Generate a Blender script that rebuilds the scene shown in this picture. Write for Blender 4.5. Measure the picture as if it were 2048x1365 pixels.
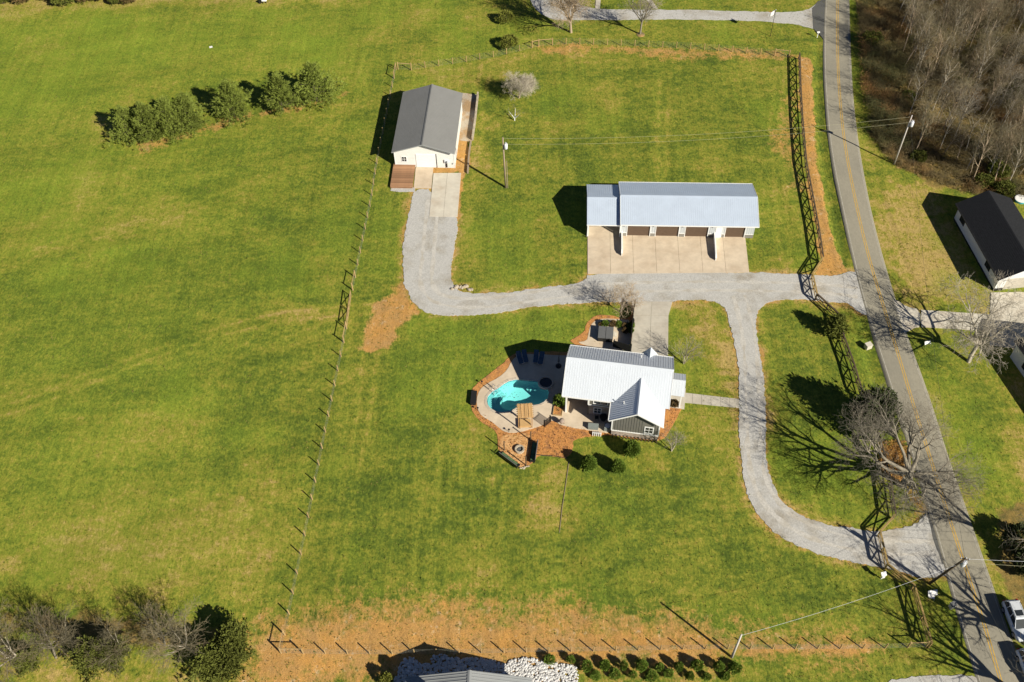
import bpy, bmesh, math, random
import numpy as np
from mathutils import Vector, Matrix

for o in list(bpy.data.objects):
    bpy.data.objects.remove(o)
scene = bpy.context.scene
COL = scene.collection
R = math.radians

# ------------------------------------------------------------------ camera
# drone camera 107 m above the yard, looking 51 degrees down
CAM_H, PITCH, ROLL, FOC = 107.0, R(51.37), R(-1.476), 2011.0
FW = np.array([0, math.cos(PITCH), -math.sin(PITCH)])
R0 = np.array([1.0, 0, 0]); U0 = np.cross(R0, FW)
RT = math.cos(ROLL) * R0 + math.sin(ROLL) * U0
UP = -math.sin(ROLL) * R0 + math.cos(ROLL) * U0
cam_data = bpy.data.cameras.new('drone_camera')
cam_data.sensor_width = 36.0
cam_data.lens = 36.0 * FOC / 2048.0
cam_data.clip_start = 1.0
cam_data.clip_end = 4000.0
cam = bpy.data.objects.new('drone_camera', cam_data)
COL.objects.link(cam)
cam.matrix_world = Matrix(((RT[0], UP[0], -FW[0], 0), (RT[1], UP[1], -FW[1], 0),
                           (RT[2], UP[2], -FW[2], CAM_H), (0, 0, 0, 1)))
scene.camera = cam

# ------------------------------------------------------------------ sky, sun, exposure
SUN_AZ_SHADOW = 137.2          # direction the shadows run, degrees from +x
SUN_EL = 33.0
world = bpy.data.worlds.new('World')
scene.world = world
world.use_nodes = True
wn = world.node_tree
bg = wn.nodes['Background']
sky = wn.nodes.new('ShaderNodeTexSky')
sky.sky_type = 'NISHITA'
sky.sun_disc = False
sky.sun_elevation = R(SUN_EL)
az = SUN_AZ_SHADOW + 180.0     # direction towards the sun
sky.sun_rotation = R(90.0 - az)
sky.air_density = 0.35
sky.dust_density = 0.05
sky.ozone_density = 1.5
wn.links.new(sky.outputs[0], bg.inputs[0])
bg.inputs[1].default_value = 0.062
sun_data = bpy.data.lights.new('sun', 'SUN')
sun_data.energy = 5.0
sun_data.angle = R(0.5)
sun_data.color = (1.0, 0.93, 0.78)
sun = bpy.data.objects.new('sun', sun_data)
COL.objects.link(sun)
tosun = Vector((math.cos(R(az)) * math.cos(R(SUN_EL)), math.sin(R(az)) * math.cos(R(SUN_EL)), math.sin(R(SUN_EL))))
sun.rotation_euler = tosun.to_track_quat('Z', 'Y').to_euler()
sun.location = tosun * 300
vs = scene.view_settings
vs.view_transform = 'Standard'
vs.look = 'None'
vs.gamma = 1.0
vs.exposure = 0.62
vs.use_curve_mapping = False

# ------------------------------------------------------------------ helpers
def G(px, py, z=0.0):
    """survey point: where the sight line of a 2048 px wide frame meets height z"""
    d = FW * FOC + RT * (px - 1024.0) - UP * (py - 682.5)
    t = (z - CAM_H) / d[2]
    return Vector((d[0] * t, d[1] * t, z))
def GL(pts, z=0.0):
    return [G(a, b, z) for a, b in pts]

def tag(o, label=None, cat=None, group=None, kind=None):
    if label: o['label'] = label
    if cat: o['category'] = cat
    if group: o['group'] = group
    if kind: o['kind'] = kind
    return o
def thing(name, label, cat, loc=(0, 0, 0), rz=0.0, group=None):
    o = bpy.data.objects.new(name, None)
    o.empty_display_size = 0.3
    COL.objects.link(o)
    o.location = loc
    o.rotation_euler = (0, 0, rz)
    return tag(o, label, cat, group)
def add(name, mesh, parent=None, loc=None, rz=None):
    o = bpy.data.objects.new(name, mesh)
    COL.objects.link(o)
    if parent is not None: o.parent = parent
    if loc is not None: o.location = loc
    if rz is not None: o.rotation_euler = (0, 0, rz)
    return o
def copy_tree(o, parent=None):
    c = o.copy()
    COL.objects.link(c)
    c.parent = parent
    for ch in o.children:
        copy_tree(ch, c)
    return c

def npmesh(name, V, F, mat=None, smooth=False):
    """V (n,3), F (m,k) arrays of equal face size"""
    V = np.asarray(V, dtype=np.float32); F = np.asarray(F, dtype=np.int32)
    me = bpy.data.meshes.new(name)
    k = F.shape[1]
    me.vertices.add(len(V)); me.vertices.foreach_set('co', V.ravel())
    me.loops.add(F.size); me.loops.foreach_set('vertex_index', F.ravel())
    me.polygons.add(len(F))
    me.polygons.foreach_set('loop_start', np.arange(0, F.size, k, dtype=np.int32))
    if smooth: me.polygons.foreach_set('use_smooth', np.ones(len(F), dtype=bool))
    me.update(calc_edges=True)
    if mat: me.materials.append(mat)
    return me

class MB:
    def __init__(s): s.v = []; s.f = []
    def face(s, pts):
        n = len(s.v); s.v += [tuple(p) for p in pts]; s.f.append(tuple(range(n, n + len(pts)))); return s
    def box(s, x0, x1, y0, y1, z0, z1):
        n = len(s.v)
        s.v += [(x0, y0, z0), (x1, y0, z0), (x1, y1, z0), (x0, y1, z0), (x0, y0, z1), (x1, y0, z1), (x1, y1, z1), (x0, y1, z1)]
        s.f += [tuple(n + i for i in q) for q in ((0, 3, 2, 1), (4, 5, 6, 7), (0, 1, 5, 4), (1, 2, 6, 5), (2, 3, 7, 6), (3, 0, 4, 7))]
        return s
    def beam(s, a, b, w, h, up=(0, 0, 1)):
        a = Vector(a); b = Vector(b); d = (b - a).normalized(); up = Vector(up)
        if abs(d.dot(up)) > .98: up = Vector((1, 0, 0))
        x = d.cross(up).normalized() * (w / 2); y = x.cross(d).normalized() * (h / 2)
        n = len(s.v)
        for p in (a, b):
            for q in (-x - y, x - y, x + y, -x + y): s.v.append(tuple(p + q))
        s.f += [tuple(n + i for i in q) for q in ((0, 1, 2, 3), (7, 6, 5, 4), (0, 4, 5, 1), (1, 5, 6, 2), (2, 6, 7, 3), (3, 7, 4, 0))]
        return s
    def prism(s, poly, z0, z1):
        n = len(s.v); k = len(poly)
        s.v += [(p[0], p[1], z0) for p in poly] + [(p[0], p[1], z1) for p in poly]
        s.f.append(tuple(n + i for i in reversed(range(k)))); s.f.append(tuple(n + k + i for i in range(k)))
        for i in range(k):
            j = (i + 1) % k; s.f.append((n + i, n + j, n + k + j, n + k + i))
        return s
    def extr(s, poly, d):
        """poly: 3D points of a planar outline, extruded by vector d"""
        n = len(s.v); k = len(poly); d = Vector(d)
        s.v += [tuple(p) for p in poly] + [tuple(Vector(p) + d) for p in poly]
        s.f.append(tuple(n + i for i in reversed(range(k)))); s.f.append(tuple(n + k + i for i in range(k)))
        for i in range(k):
            j = (i + 1) % k; s.f.append((n + i, n + j, n + k + j, n + k + i))
        return s
    def tube(s, pts, rad, n=8, caps=True):
        pts = [Vector(p) for p in pts]
        if not hasattr(rad, '__len__'): rad = [rad] * len(pts)
        base = len(s.v); up = Vector((0, 0, 1))
        for i, p in enumerate(pts):
            d = (pts[min(i + 1, len(pts) - 1)] - pts[max(i - 1, 0)]).normalized()
            u = Vector((1, 0, 0)) if abs(d.z) > .95 else up
            x = d.cross(u).normalized(); y = x.cross(d)
            for k in range(n):
                a = 2 * math.pi * k / n
                s.v.append(tuple(p + (x * math.cos(a) + y * math.sin(a)) * rad[i]))
        for i in range(len(pts) - 1):
            for k in range(n):
                k2 = (k + 1) % n
                s.f.append((base + i * n + k, base + i * n + k2, base + (i + 1) * n + k2, base + (i + 1) * n + k))
        if caps:
            s.f.append(tuple(base + k for k in reversed(range(n))))
            s.f.append(tuple(base + (len(pts) - 1) * n + k for k in range(n)))
        return s
    def lathe(s, prof, cx=0, cy=0, n=20):
        base = len(s.v)
        for r, z in prof:
            for k in range(n):
                a = 2 * math.pi * k / n; s.v.append((cx + r * math.cos(a), cy + r * math.sin(a), z))
        for i in range(len(prof) - 1):
            for k in range(n):
                k2 = (k + 1) % n
                s.f.append((base + i * n + k, base + i * n + k2, base + (i + 1) * n + k2, base + (i + 1) * n + k))
        s.f.append(tuple(base + k for k in reversed(range(n))))
        s.f.append(tuple(base + (len(prof) - 1) * n + k for k in range(n)))
        return s
    def mesh(s, name, mat, smooth=False, bevel=0):
        me = bpy.data.meshes.new(name); me.from_pydata(s.v, [], s.f); me.update()
        bm = bmesh.new(); bm.from_mesh(me)
        bmesh.ops.recalc_face_normals(bm, faces=bm.faces)
        if bevel:
            bmesh.ops.bevel(bm, geom=[e for e in bm.edges], offset=bevel, segments=2, affect='EDGES', clamp_overlap=True)
        bm.to_mesh(me); bm.free()
        if smooth:
            for p in me.polygons: p.use_smooth = True
        if mat: me.materials.append(mat)
        return me
    def build(s, name, mat, parent=None, smooth=False, bevel=0, loc=None):
        return add(name, s.mesh(name, mat, smooth, bevel), parent, loc)

# ------------------------------------------------------------------ materials
MATS = {}
def nnode(nt, t, **kw):
    n = nt.nodes.new(t)
    for k, v in kw.items():
        if k.startswith('i_'):
            key = k[2:]
            n.inputs[int(key) if key.isdigit() else key.replace('_', ' ')].default_value = v
        else: setattr(n, k, v)
    return n
def mat(name, col, rough=0.7, var=0.15, scale=3.0, detail=6.0, bump=0.0, bscale=None, metal=0.0, spec=0.3,
        col2=None, stretch=None, objvar=0.0, mix2=None, mscale=1.0, trans=0.0):
    """plain surface with noise in colour and fine relief; col2/mix2 add a second, patchy colour"""
    m = bpy.data.materials.new(name); m.use_nodes = True
    nt = m.node_tree; b = nt.nodes['Principled BSDF']; L = nt.links.new
    b.inputs['Roughness'].default_value = rough
    b.inputs['Metallic'].default_value = metal
    b.inputs['Specular IOR Level'].default_value = spec
    tc = nnode(nt, 'ShaderNodeTexCoord'); mp = nnode(nt, 'ShaderNodeMapping')
    L(tc.outputs['Object'], mp.inputs[0])
    if stretch: mp.inputs['Scale'].default_value = stretch
    n = nnode(nt, 'ShaderNodeTexNoise', i_Scale=scale, i_Detail=detail, i_Roughness=0.65)
    L(mp.outputs[0], n.inputs[0])
    rmp = nnode(nt, 'ShaderNodeMapRange', i_1=0.25, i_2=0.75, i_3=1 - var, i_4=1 + var)
    L(n.outputs[0], rmp.inputs[0])
    base = nnode(nt, 'ShaderNodeRGB'); base.outputs[0].default_value = (*col, 1)
    src = base.outputs[0]
    if col2:
        n2 = nnode(nt, 'ShaderNodeTexNoise', i_Scale=mscale, i_Detail=5.0, i_Roughness=0.6)
        L(mp.outputs[0], n2.inputs[0])
        lo, hi = mix2 or (0.45, 0.62)
        r2 = nnode(nt, 'ShaderNodeMapRange', i_1=lo, i_2=hi); L(n2.outputs[0], r2.inputs[0])
        mx = nnode(nt, 'ShaderNodeMix', data_type='RGBA'); L(r2.outputs[0], mx.inputs[0]); L(src, mx.inputs[6])
        mx.inputs[7].default_value = (*col2, 1); src = mx.outputs[2]
    fac = rmp.outputs[0]
    if objvar:
        oi = nnode(nt, 'ShaderNodeObjectInfo')
        r3 = nnode(nt, 'ShaderNodeMapRange', i_3=1 - objvar, i_4=1 + objvar); L(oi.outputs['Random'], r3.inputs[0])
        mu = nnode(nt, 'ShaderNodeMath', operation='MULTIPLY'); L(fac, mu.inputs[0]); L(r3.outputs[0], mu.inputs[1]); fac = mu.outputs[0]
    vm = nnode(nt, 'ShaderNodeVectorMath', operation='SCALE'); L(src, vm.inputs[0]); L(fac, vm.inputs['Scale'])
    L(vm.outputs[0], b.inputs['Base Color'])
    if bump:
        nb = nnode(nt, 'ShaderNodeTexNoise', i_Scale=bscale or scale * 4, i_Detail=4.0)
        L(mp.outputs[0], nb.inputs[0])
        bp = nnode(nt, 'ShaderNodeBump', i_Strength=bump, i_Distance=0.05); L(nb.outputs[0], bp.inputs['Height'])
        L(bp.outputs[0], b.inputs['Normal'])
    if trans:
        tr = nnode(nt, 'ShaderNodeBsdfTranslucent'); L(vm.outputs[0], tr.inputs[0])
        ms = nnode(nt, 'ShaderNodeMixShader', i_0=trans); L(b.outputs[0], ms.inputs[1]); L(tr.outputs[0], ms.inputs[2])
        L(ms.outputs[0], nt.nodes['Material Output'].inputs[0])
    MATS[name] = m
    return m

mat('gravel', (0.445, 0.435, 0.415), 0.95, 0.34, 7.0, 8, 0.9, 22, col2=(0.33, 0.30, 0.25), mix2=(0.5, 0.70), mscale=0.22)
mat('concrete', (0.57, 0.475, 0.36), 0.9, 0.13, 0.9, 9, 0.15, 20, col2=(0.47, 0.375, 0.275), mix2=(0.42, 0.7), mscale=0.35)
mat('concrete_grey', (0.47, 0.435, 0.37), 0.9, 0.12, 1.3, 8, 0.15, 20, col2=(0.40, 0.36, 0.30), mix2=(0.42, 0.7), mscale=0.3)
mat('concrete_pale', (0.55, 0.51, 0.43), 0.9, 0.12, 1.0, 8, 0.15, 20, col2=(0.47, 0.41, 0.33), mix2=(0.45, 0.7), mscale=0.4)
mat('asphalt', (0.285, 0.262, 0.205), 0.9, 0.12, 5.0, 9, 0.4, 30, col2=(0.225, 0.21, 0.17), mix2=(0.42, 0.68), mscale=0.12, stretch=(1, .45, 1))
mat('asphalt_dark', (0.10, 0.10, 0.095), 0.9, 0.12, 4.0, 8, 0.4, 30)
mat('paint_yellow', (0.52, 0.32, 0.055), 0.8, 0.25, 4.0, 6)
mat('paint_white', (0.40, 0.38, 0.33), 0.8, 0.35, 3.0, 6)
mat('mulch', (0.48, 0.222, 0.068), 0.95, 0.45, 7.0, 8, 1.0, 14, col2=(0.29, 0.14, 0.06), mix2=(0.48, 0.66), mscale=1.3)
mat('mulch_pale', (0.58, 0.34, 0.15), 0.95, 0.4, 8.0, 8, 1.0, 16, col2=(0.46, 0.24, 0.09), mix2=(.45, .65), mscale=1.5)
mat('white_roof', (0.575, 0.615, 0.675), 0.4, 0.05, 0.7, 6, spec=0.5, metal=0.12, stretch=(1, .3, 1))
mat('galv_roof', (0.50, 0.575, 0.69), 0.42, 0.06, 0.5, 6, spec=0.4, metal=0.22)
mat('grey_roof', (0.19, 0.19, 0.185), 0.6, 0.06, 0.5, 5, spec=0.3)
mat('grey_roof_pale', (0.25, 0.26, 0.265), 0.55, 0.06, 0.5, 5)
mat('black_shingle', (0.022, 0.023, 0.026), 0.95, 0.35, 4.0, 6, 0.4, 10, spec=0.08)
mat('white_wall', (0.66, 0.655, 0.63), 0.7, 0.05, 1.0, 5)
mat('white_trim', (0.74, 0.74, 0.73), 0.6, 0.03, 1.0, 4)
mat('galv_wall', (0.48, 0.51, 0.53), 0.6, 0.05, 1.0, 5)
mat('wainscot', (0.22, 0.21, 0.19), 0.7, 0.08, 2.0, 5)
mat('olive_siding', (0.155, 0.15, 0.13), 0.8, 0.07, 1.5, 5)
mat('stone', (0.34, 0.285, 0.24), 0.9, 0.20, 6.0, 6, 0.4, 14, objvar=0.25)
mat('mortar', (0.42, 0.37, 0.31), 0.95, 0.1, 4.0)
mat('door_brown', (0.105, 0.07, 0.048), 0.6, 0.08, 2.0, 4)
mat('door_brown2', (0.085, 0.058, 0.04), 0.6, 0.08, 2.0, 4)
mat('glass', (0.025, 0.03, 0.035), 0.12, 0.02, 1.0, 2, spec=0.6)
mat('black_metal', (0.018, 0.018, 0.018), 0.5, 0.05, 2.0, 3)
mat('steel', (0.45, 0.46, 0.47), 0.35, 0.08, 3.0, 3, metal=0.7)
mat('deck_wood', (0.30, 0.165, 0.09), 0.8, 0.25, 1.2, 6, 0.2, 10, stretch=(1, 9, 1), objvar=0.28)
mat('fence_wood', (0.36, 0.25, 0.115), 0.85, 0.2, 3.0, 5, objvar=0.12)
mat('fence_dark', (0.085, 0.062, 0.038), 0.85, 0.2, 3.0, 5, objvar=0.15)
mat('rail_wood', (0.34, 0.235, 0.085), 0.85, 0.2, 3.0, 5, objvar=0.18)
mat('pole_wood', (0.29, 0.225, 0.16), 0.85, 0.22, 2.0, 6, stretch=(6, 6, .6))
mat('pole_grey', (0.52, 0.48, 0.44), 0.85, 0.15, 2.0, 6, stretch=(6, 6, .6))
mat('wire', (0.36, 0.35, 0.22), 0.6, 0.05, 2.0, 2)
mat('wire_dark', (0.06, 0.06, 0.055), 0.6, 0.05, 2.0, 2)
mat('mesh_wire', (0.30, 0.31, 0.28), 0.6, 0.05, 2.0, 2)
mat('bark_pale', (0.41, 0.365, 0.29), 0.9, 0.22, 3.0, 5, objvar=0.15)
mat('bark_grey', (0.255, 0.225, 0.175), 0.9, 0.25, 3.0, 5, objvar=0.2)
mat('gravel_track', (0.485, 0.465, 0.43), 0.95, 0.26, 6.0, 8, 0.6, 20, col2=(0.41, 0.38, 0.33), mix2=(.45, .6), mscale=.5)
mat('twig_wood', (0.175, 0.152, 0.092), 0.95, 0.3, 1.0, 5, objvar=0.25, col2=(0.26, 0.20, 0.12), mix2=(.45, .6), mscale=.3)
mat('brush_olive', (0.115, 0.115, 0.045), 0.95, 0.35, 1.0, 5, col2=(0.165, 0.135, 0.065), mix2=(0.45, 0.62), mscale=0.15)
mat('bark_tan', (0.35, 0.27, 0.185), 0.9, 0.25, 3.0, 5, objvar=0.15)
mat('bark_dark', (0.13, 0.105, 0.08), 0.95, 0.25, 3.0, 5)
mat('brush', (0.185, 0.145, 0.07), 0.95, 0.35, 1.0, 5, col2=(0.36, 0.20, 0.075), mix2=(0.48, 0.62), mscale=0.12)
mat('pine', (0.185, 0.225, 0.042), 0.8, 0.35, 1.2, 6, objvar=0.12, trans=0.15, spec=0.15)
mat('cedar', (0.125, 0.140, 0.028), 0.8, 0.35, 1.0, 6, objvar=0.15, trans=0.15, spec=0.15)
mat('cedar_dark', (0.055, 0.072, 0.026), 0.8, 0.3, 1.0, 6, trans=0.1, spec=0.15)
mat('shrub', (0.135, 0.200, 0.028), 0.8, 0.3, 2.0, 6, objvar=0.12, trans=0.2, spec=0.15)
mat('shrub_yellow', (0.20, 0.21, 0.04), 0.8, 0.3, 2.0, 6, objvar=0.12, trans=0.2, spec=0.15)
mat('shrub_brown', (0.17, 0.115, 0.05), 0.9, 0.4, 2.0, 6, objvar=0.2, spec=0.1)
mat('tuft', (0.125, 0.165, 0.024), 0.9, 0.3, 0.35, 5, col2=(0.27, 0.225, 0.07), mix2=(.46, .58), mscale=.5, trans=.2, spec=.1)
mat('leaf_gold', (0.60, 0.36, 0.11), 0.9, 0.3, 1.5, 4, col2=(0.42, 0.24, 0.08), mix2=(.45, .6), mscale=2.0, trans=.15, spec=.1)
mat('clod', (0.36, 0.225, 0.10), 0.95, 0.3, 0.8, 5)
mat('riprap', (0.56, 0.55, 0.54), 0.9, 0.15, 3.0, 5, 0.3, 9, objvar=0.18)
mat('fieldstone', (0.40, 0.34, 0.26), 0.9, 0.25, 3.0, 5, 0.4, 9, objvar=0.2)
mat('pool_shell', (0.44, 0.63, 0.63), 0.6, 0.10, 1.2, 6)
mat('pool_tile', (0.10, 0.26, 0.34), 0.4, 0.2, 6.0, 4, objvar=0.2)
mat('gravel_tan', (0.42, 0.36, 0.28), 0.95, 0.3, 6.0, 8, 0.8, 20, col2=(0.36, 0.24, 0.13), mix2=(.45, .6), mscale=.4)
mat('coping', (0.48, 0.41, 0.33), 0.85, 0.2, 4.0, 5, objvar=0.1)
mat('bamboo', (0.56, 0.36, 0.16), 0.7, 0.2, 2.0, 5, stretch=(1, 8, 1), objvar=0.15)
mat('bamboo_dark', (0.36, 0.21, 0.09), 0.7, 0.2, 2.0, 5)
mat('canvas_blue', (0.05, 0.085, 0.13), 0.9, 0.08, 4.0, 4)
mat('cushion_green', (0.10, 0.16, 0.075), 0.9, 0.12, 5.0, 4, objvar=0.1)
mat('cover_grey', (0.115, 0.118, 0.122), 0.7, 0.1, 2.0, 4)
mat('plastic_grey', (0.20, 0.225, 0.215), 0.6, 0.08, 2.0, 3)
mat('silver_paint', (0.60, 0.63, 0.67), 0.28, 0.02, 1.0, 2, metal=0.1, spec=0.6)
mat('white_paint', (0.66, 0.69, 0.72), 0.28, 0.02, 1.0, 2, spec=0.6)
mat('rubber', (0.02, 0.02, 0.02), 0.85, 0.1, 4.0)
mat('red_lamp', (0.35, 0.02, 0.02), 0.3, 0.02, 1.0)
mat('clear_lamp', (0.75, 0.76, 0.78), 0.2, 0.02, 1.0)
mat('flag_cloth', (0.70, 0.68, 0.67), 0.9, 0.05, 3.0)
mat('flag_red', (0.42, 0.05, 0.05), 0.9, 0.05, 3.0)
mat('flag_blue', (0.04, 0.06, 0.20), 0.9, 0.05, 3.0)
mat('toy_blue', (0.05, 0.40, 0.55), 0.5, 0.08, 2.0)
mat('leaf_dead', (0.05, 0.035, 0.02), 0.9, 0.3, 3.0)
mat('terracotta', (0.28, 0.22, 0.18), 0.85, 0.15, 4.0)
mat('insulator', (0.62, 0.64, 0.68), 0.5, 0.05, 2.0)
M = MATS

def water_material():
    m = bpy.data.materials.new('pool_water'); m.use_nodes = True
    nt = m.node_tree; L = nt.links.new; nt.nodes.remove(nt.nodes['Principled BSDF'])
    tr = nnode(nt, 'ShaderNodeBsdfTransparent'); tr.inputs[0].default_value = (0.56, 0.93, 0.94, 1)
    gl = nnode(nt, 'ShaderNodeBsdfGlossy', i_Roughness=0.05)
    fr = nnode(nt, 'ShaderNodeFresnel', i_IOR=1.33)
    nz = nnode(nt, 'ShaderNodeTexNoise', i_Scale=2.6, i_Detail=5.0)
    bp = nnode(nt, 'ShaderNodeBump', i_Strength=0.6, i_Distance=0.06); L(nz.outputs[0], bp.inputs['Height'])
    L(bp.outputs[0], gl.inputs['Normal']); L(bp.outputs[0], fr.inputs['Normal'])
    mx = nnode(nt, 'ShaderNodeMixShader'); L(fr.outputs[0], mx.inputs[0]); L(tr.outputs[0], mx.inputs[1]); L(gl.outputs[0], mx.inputs[2])
    L(mx.outputs[0], nt.nodes['Material Output'].inputs[0])
    return m
M['water'] = water_material()
# ------------------------------------------------------------------ ground
NR = np.random.default_rng(7)
_lat = {}
def vnoise(x, y, s, seed):
    if seed not in _lat: _lat[seed] = np.random.default_rng(seed).random((256, 256)).astype(np.float32)
    T = _lat[seed]
    x = x / s + 1000.0; y = y / s + 1000.0
    xi = np.floor(x).astype(int); yi = np.floor(y).astype(int)
    fx = x - xi; fy = y - yi; fx = fx * fx * (3 - 2 * fx); fy = fy * fy * (3 - 2 * fy)
    a = T[xi % 256, yi % 256]; b = T[(xi + 1) % 256, yi % 256]; c = T[xi % 256, (yi + 1) % 256]; d = T[(xi + 1) % 256, (yi + 1) % 256]
    return (a * (1 - fx) + b * fx) * (1 - fy) + (c * (1 - fx) + d * fx) * fy
def fbm(x, y, s, seed, oct=4):
    r = 0; a = .5; t = 0
    for k in range(oct):
        r = r + a * vnoise(x, y, s / 2 ** k, seed + k); t += a; a *= .55
    return r / t
def sdf(px, py, poly):
    """signed distance to a polygon, positive inside"""
    P = np.array([(p[0], p[1]) for p in poly]); out = np.full(px.shape, -1e3)
    m = 12
    sel = (px > P[:, 0].min() - m) & (px < P[:, 0].max() + m) & (py > P[:, 1].min() - m) & (py < P[:, 1].max() + m)
    x = px[sel]; y = py[sel]
    if not len(x): return out
    best = np.full(x.shape, 1e9); ins = np.zeros(x.shape, bool)
    for i in range(len(P)):
        a = P[i]; b = P[(i + 1) % len(P)]; e = b - a; L2 = e @ e + 1e-9
        t = np.clip(((x - a[0]) * e[0] + (y - a[1]) * e[1]) / L2, 0, 1)
        best = np.minimum(best, (x - a[0] - t * e[0]) ** 2 + (y - a[1] - t * e[1]) ** 2)
        c = ((a[1] > y) != (b[1] > y)) & (x < (b[0] - a[0]) * (y - a[1]) / (b[1] - a[1] + 1e-12) + a[0])
        ins ^= c
    out[sel] = np.where(ins, 1, -1) * np.sqrt(best)
    return out
def sstep(a, b, x):
    t = np.clip((x - a) / (b - a), 0, 1); return t * t * (3 - 2 * t)

xs = np.arange(-110, 112, .42); ys = np.arange(26, 186, .42)
def stretch(a):
    s = .42; lo = []; hi = []; l = a[0]; h = a[-1]
    for k in range(26):
        s *= 1.38; l -= s; h += s; lo.append(l); hi.append(h)
    return np.concatenate([lo[::-1], a, hi])
xs = stretch(xs); ys = stretch(ys)
GX, GY = np.meshgrid(xs, ys, indexing='ij'); gx = GX.ravel(); gy = GY.ravel()

# shapes on the ground, as survey outlines
POOL_Q = lambda l: [G(900 + a / 4.096, 600 + b / 4.096) for a, b in l]
pool_pts = POOL_Q([(300, 830), (308, 792), (345, 752), (398, 722), (440, 690), (480, 667), (540, 653), (620, 661), (700, 666), (757, 681), (798, 718), (814, 762), (802, 808), (772, 840), (730, 860), (680, 868), (640, 860), (600, 857), (562, 872), (530, 897), (488, 917), (430, 926), (370, 916), (330, 892), (306, 862)])
gravel_px = [(829, 379), (823, 400), (816, 440), (809, 480), (805, 530), (807, 560), (816, 585), (833, 612), (858, 627), (900, 632), (960, 630), (1010, 624), (1080, 612), (1150, 607), (1200, 605), (1262, 605), (1345, 605), (1360, 602), (1400, 600), (1438, 604), (1452, 620), (1462, 655), (1474, 710), (1480, 790), (1478, 850), (1480, 900), (1487, 950), (1498, 1000), (1520, 1040), (1560, 1075), (1620, 1105), (1680, 1120), (1740, 1132), (1780, 1137), (1840, 1156), (1874, 1157), (1896, 1150), (1866, 1030), (1853, 1022), (1830, 1052), (1790, 1061), (1740, 1062), (1700, 1056), (1650, 1050), (1600, 1030), (1570, 1008), (1548, 980), (1535, 930), (1533, 880), (1530, 800), (1525, 740), (1515, 680), (1512, 640), (1520, 616), (1545, 602), (1580, 598), (1620, 600), (1660, 605), (1690, 608), (1706, 614), (1724, 628), (1742, 630), (1720, 545), (1702, 545), (1680, 552), (1640, 553), (1600, 550), (1540, 546), (1500, 546), (1400, 545), (1175, 547), (1172, 560), (1150, 570), (1100, 573), (1040, 583), (980, 588), (940, 587), (912, 580), (901, 562), (905, 530), (912, 480), (916, 433), (880, 420), (866, 420), (866, 378)]
dirt_polys = [
    ([(1596, 113), (1622, 116), (1627, 200), (1633, 300), (1651, 400), (1666, 480), (1686, 530), (1698, 549), (1632, 553), (1640, 515), (1632, 470), (1618, 400), (1606, 300), (1599, 200)], .5, 1.0),
    ([(797, 566), (812, 556), (826, 600), (862, 628), (835, 638), (803, 645), (788, 665), (771, 690), (745, 702), (727, 696), (735, 668), (740, 640), (760, 613), (780, 590)], 1.3, .92),
    ([(515, 1235), (600, 1215), (700, 1203), (830, 1192), (880, 1188), (930, 1192), (1000, 1202), (1080, 1192), (1150, 1198), (1250, 1212), (1330, 1224), (1440, 1246), (1600, 1260), (1700, 1270), (1750, 1300), (1700, 1318), (1600, 1330), (1480, 1325), (1480, 1365), (1150, 1365), (1150, 1400), (480, 1400), (505, 1320)], 6.0, .80),
    ([(250, 285), (285, 312), (350, 292), (430, 262), (520, 235), (620, 218), (700, 196), (716, 186), (690, 180), (600, 205), (470, 232), (330, 270)], 1.4, .58),
    ([(1070, 90), (1140, 86), (1250, 88), (1360, 93), (1480, 100), (1560, 107), (1600, 112), (1560, 122), (1400, 118), (1340, 122), (1300, 117), (1230, 108), (1150, 104), (1075, 118)], 1.8, .60),
    ([(914, 275), (938, 278), (940, 300), (936, 340), (926, 360), (922, 420), (918, 440), (914, 400), (918, 345), (908, 332), (911, 300)], .5, .95),
    ([(830, 333), (912, 332), (918, 346), (866, 348)], .4, .8),
    ([(1704, 610), (1722, 616), (1728, 634), (1712, 628)], .4, .9),
    ([(1758, 905), (1768, 886), (1788, 876), (1808, 882), (1818, 905), (1816, 935), (1808, 958), (1790, 966), (1770, 954), (1758, 930)], .7, 1.0),
    ([(1822, 960), (1846, 1000), (1850, 1030), (1835, 1030), (1815, 985)], .8, .55),
    ([(520, 1275), (640, 1250), (760, 1240), (900, 1225), (1000, 1250), (1150, 1290), (1150, 1330), (980, 1310), (800, 1320), (620, 1345), (500, 1350)], 3.5, .95),
    ([(1480, 1285), (1640, 1280), (1740, 1300), (1640, 1318), (1480, 1320)], 1.5, .85),
    ([(1560, 190), (1598, 180), (1606, 300), (1616, 400), (1590, 380), (1560, 330), (1530, 300), (1545, 240)], 2.2, .50),
]
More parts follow.
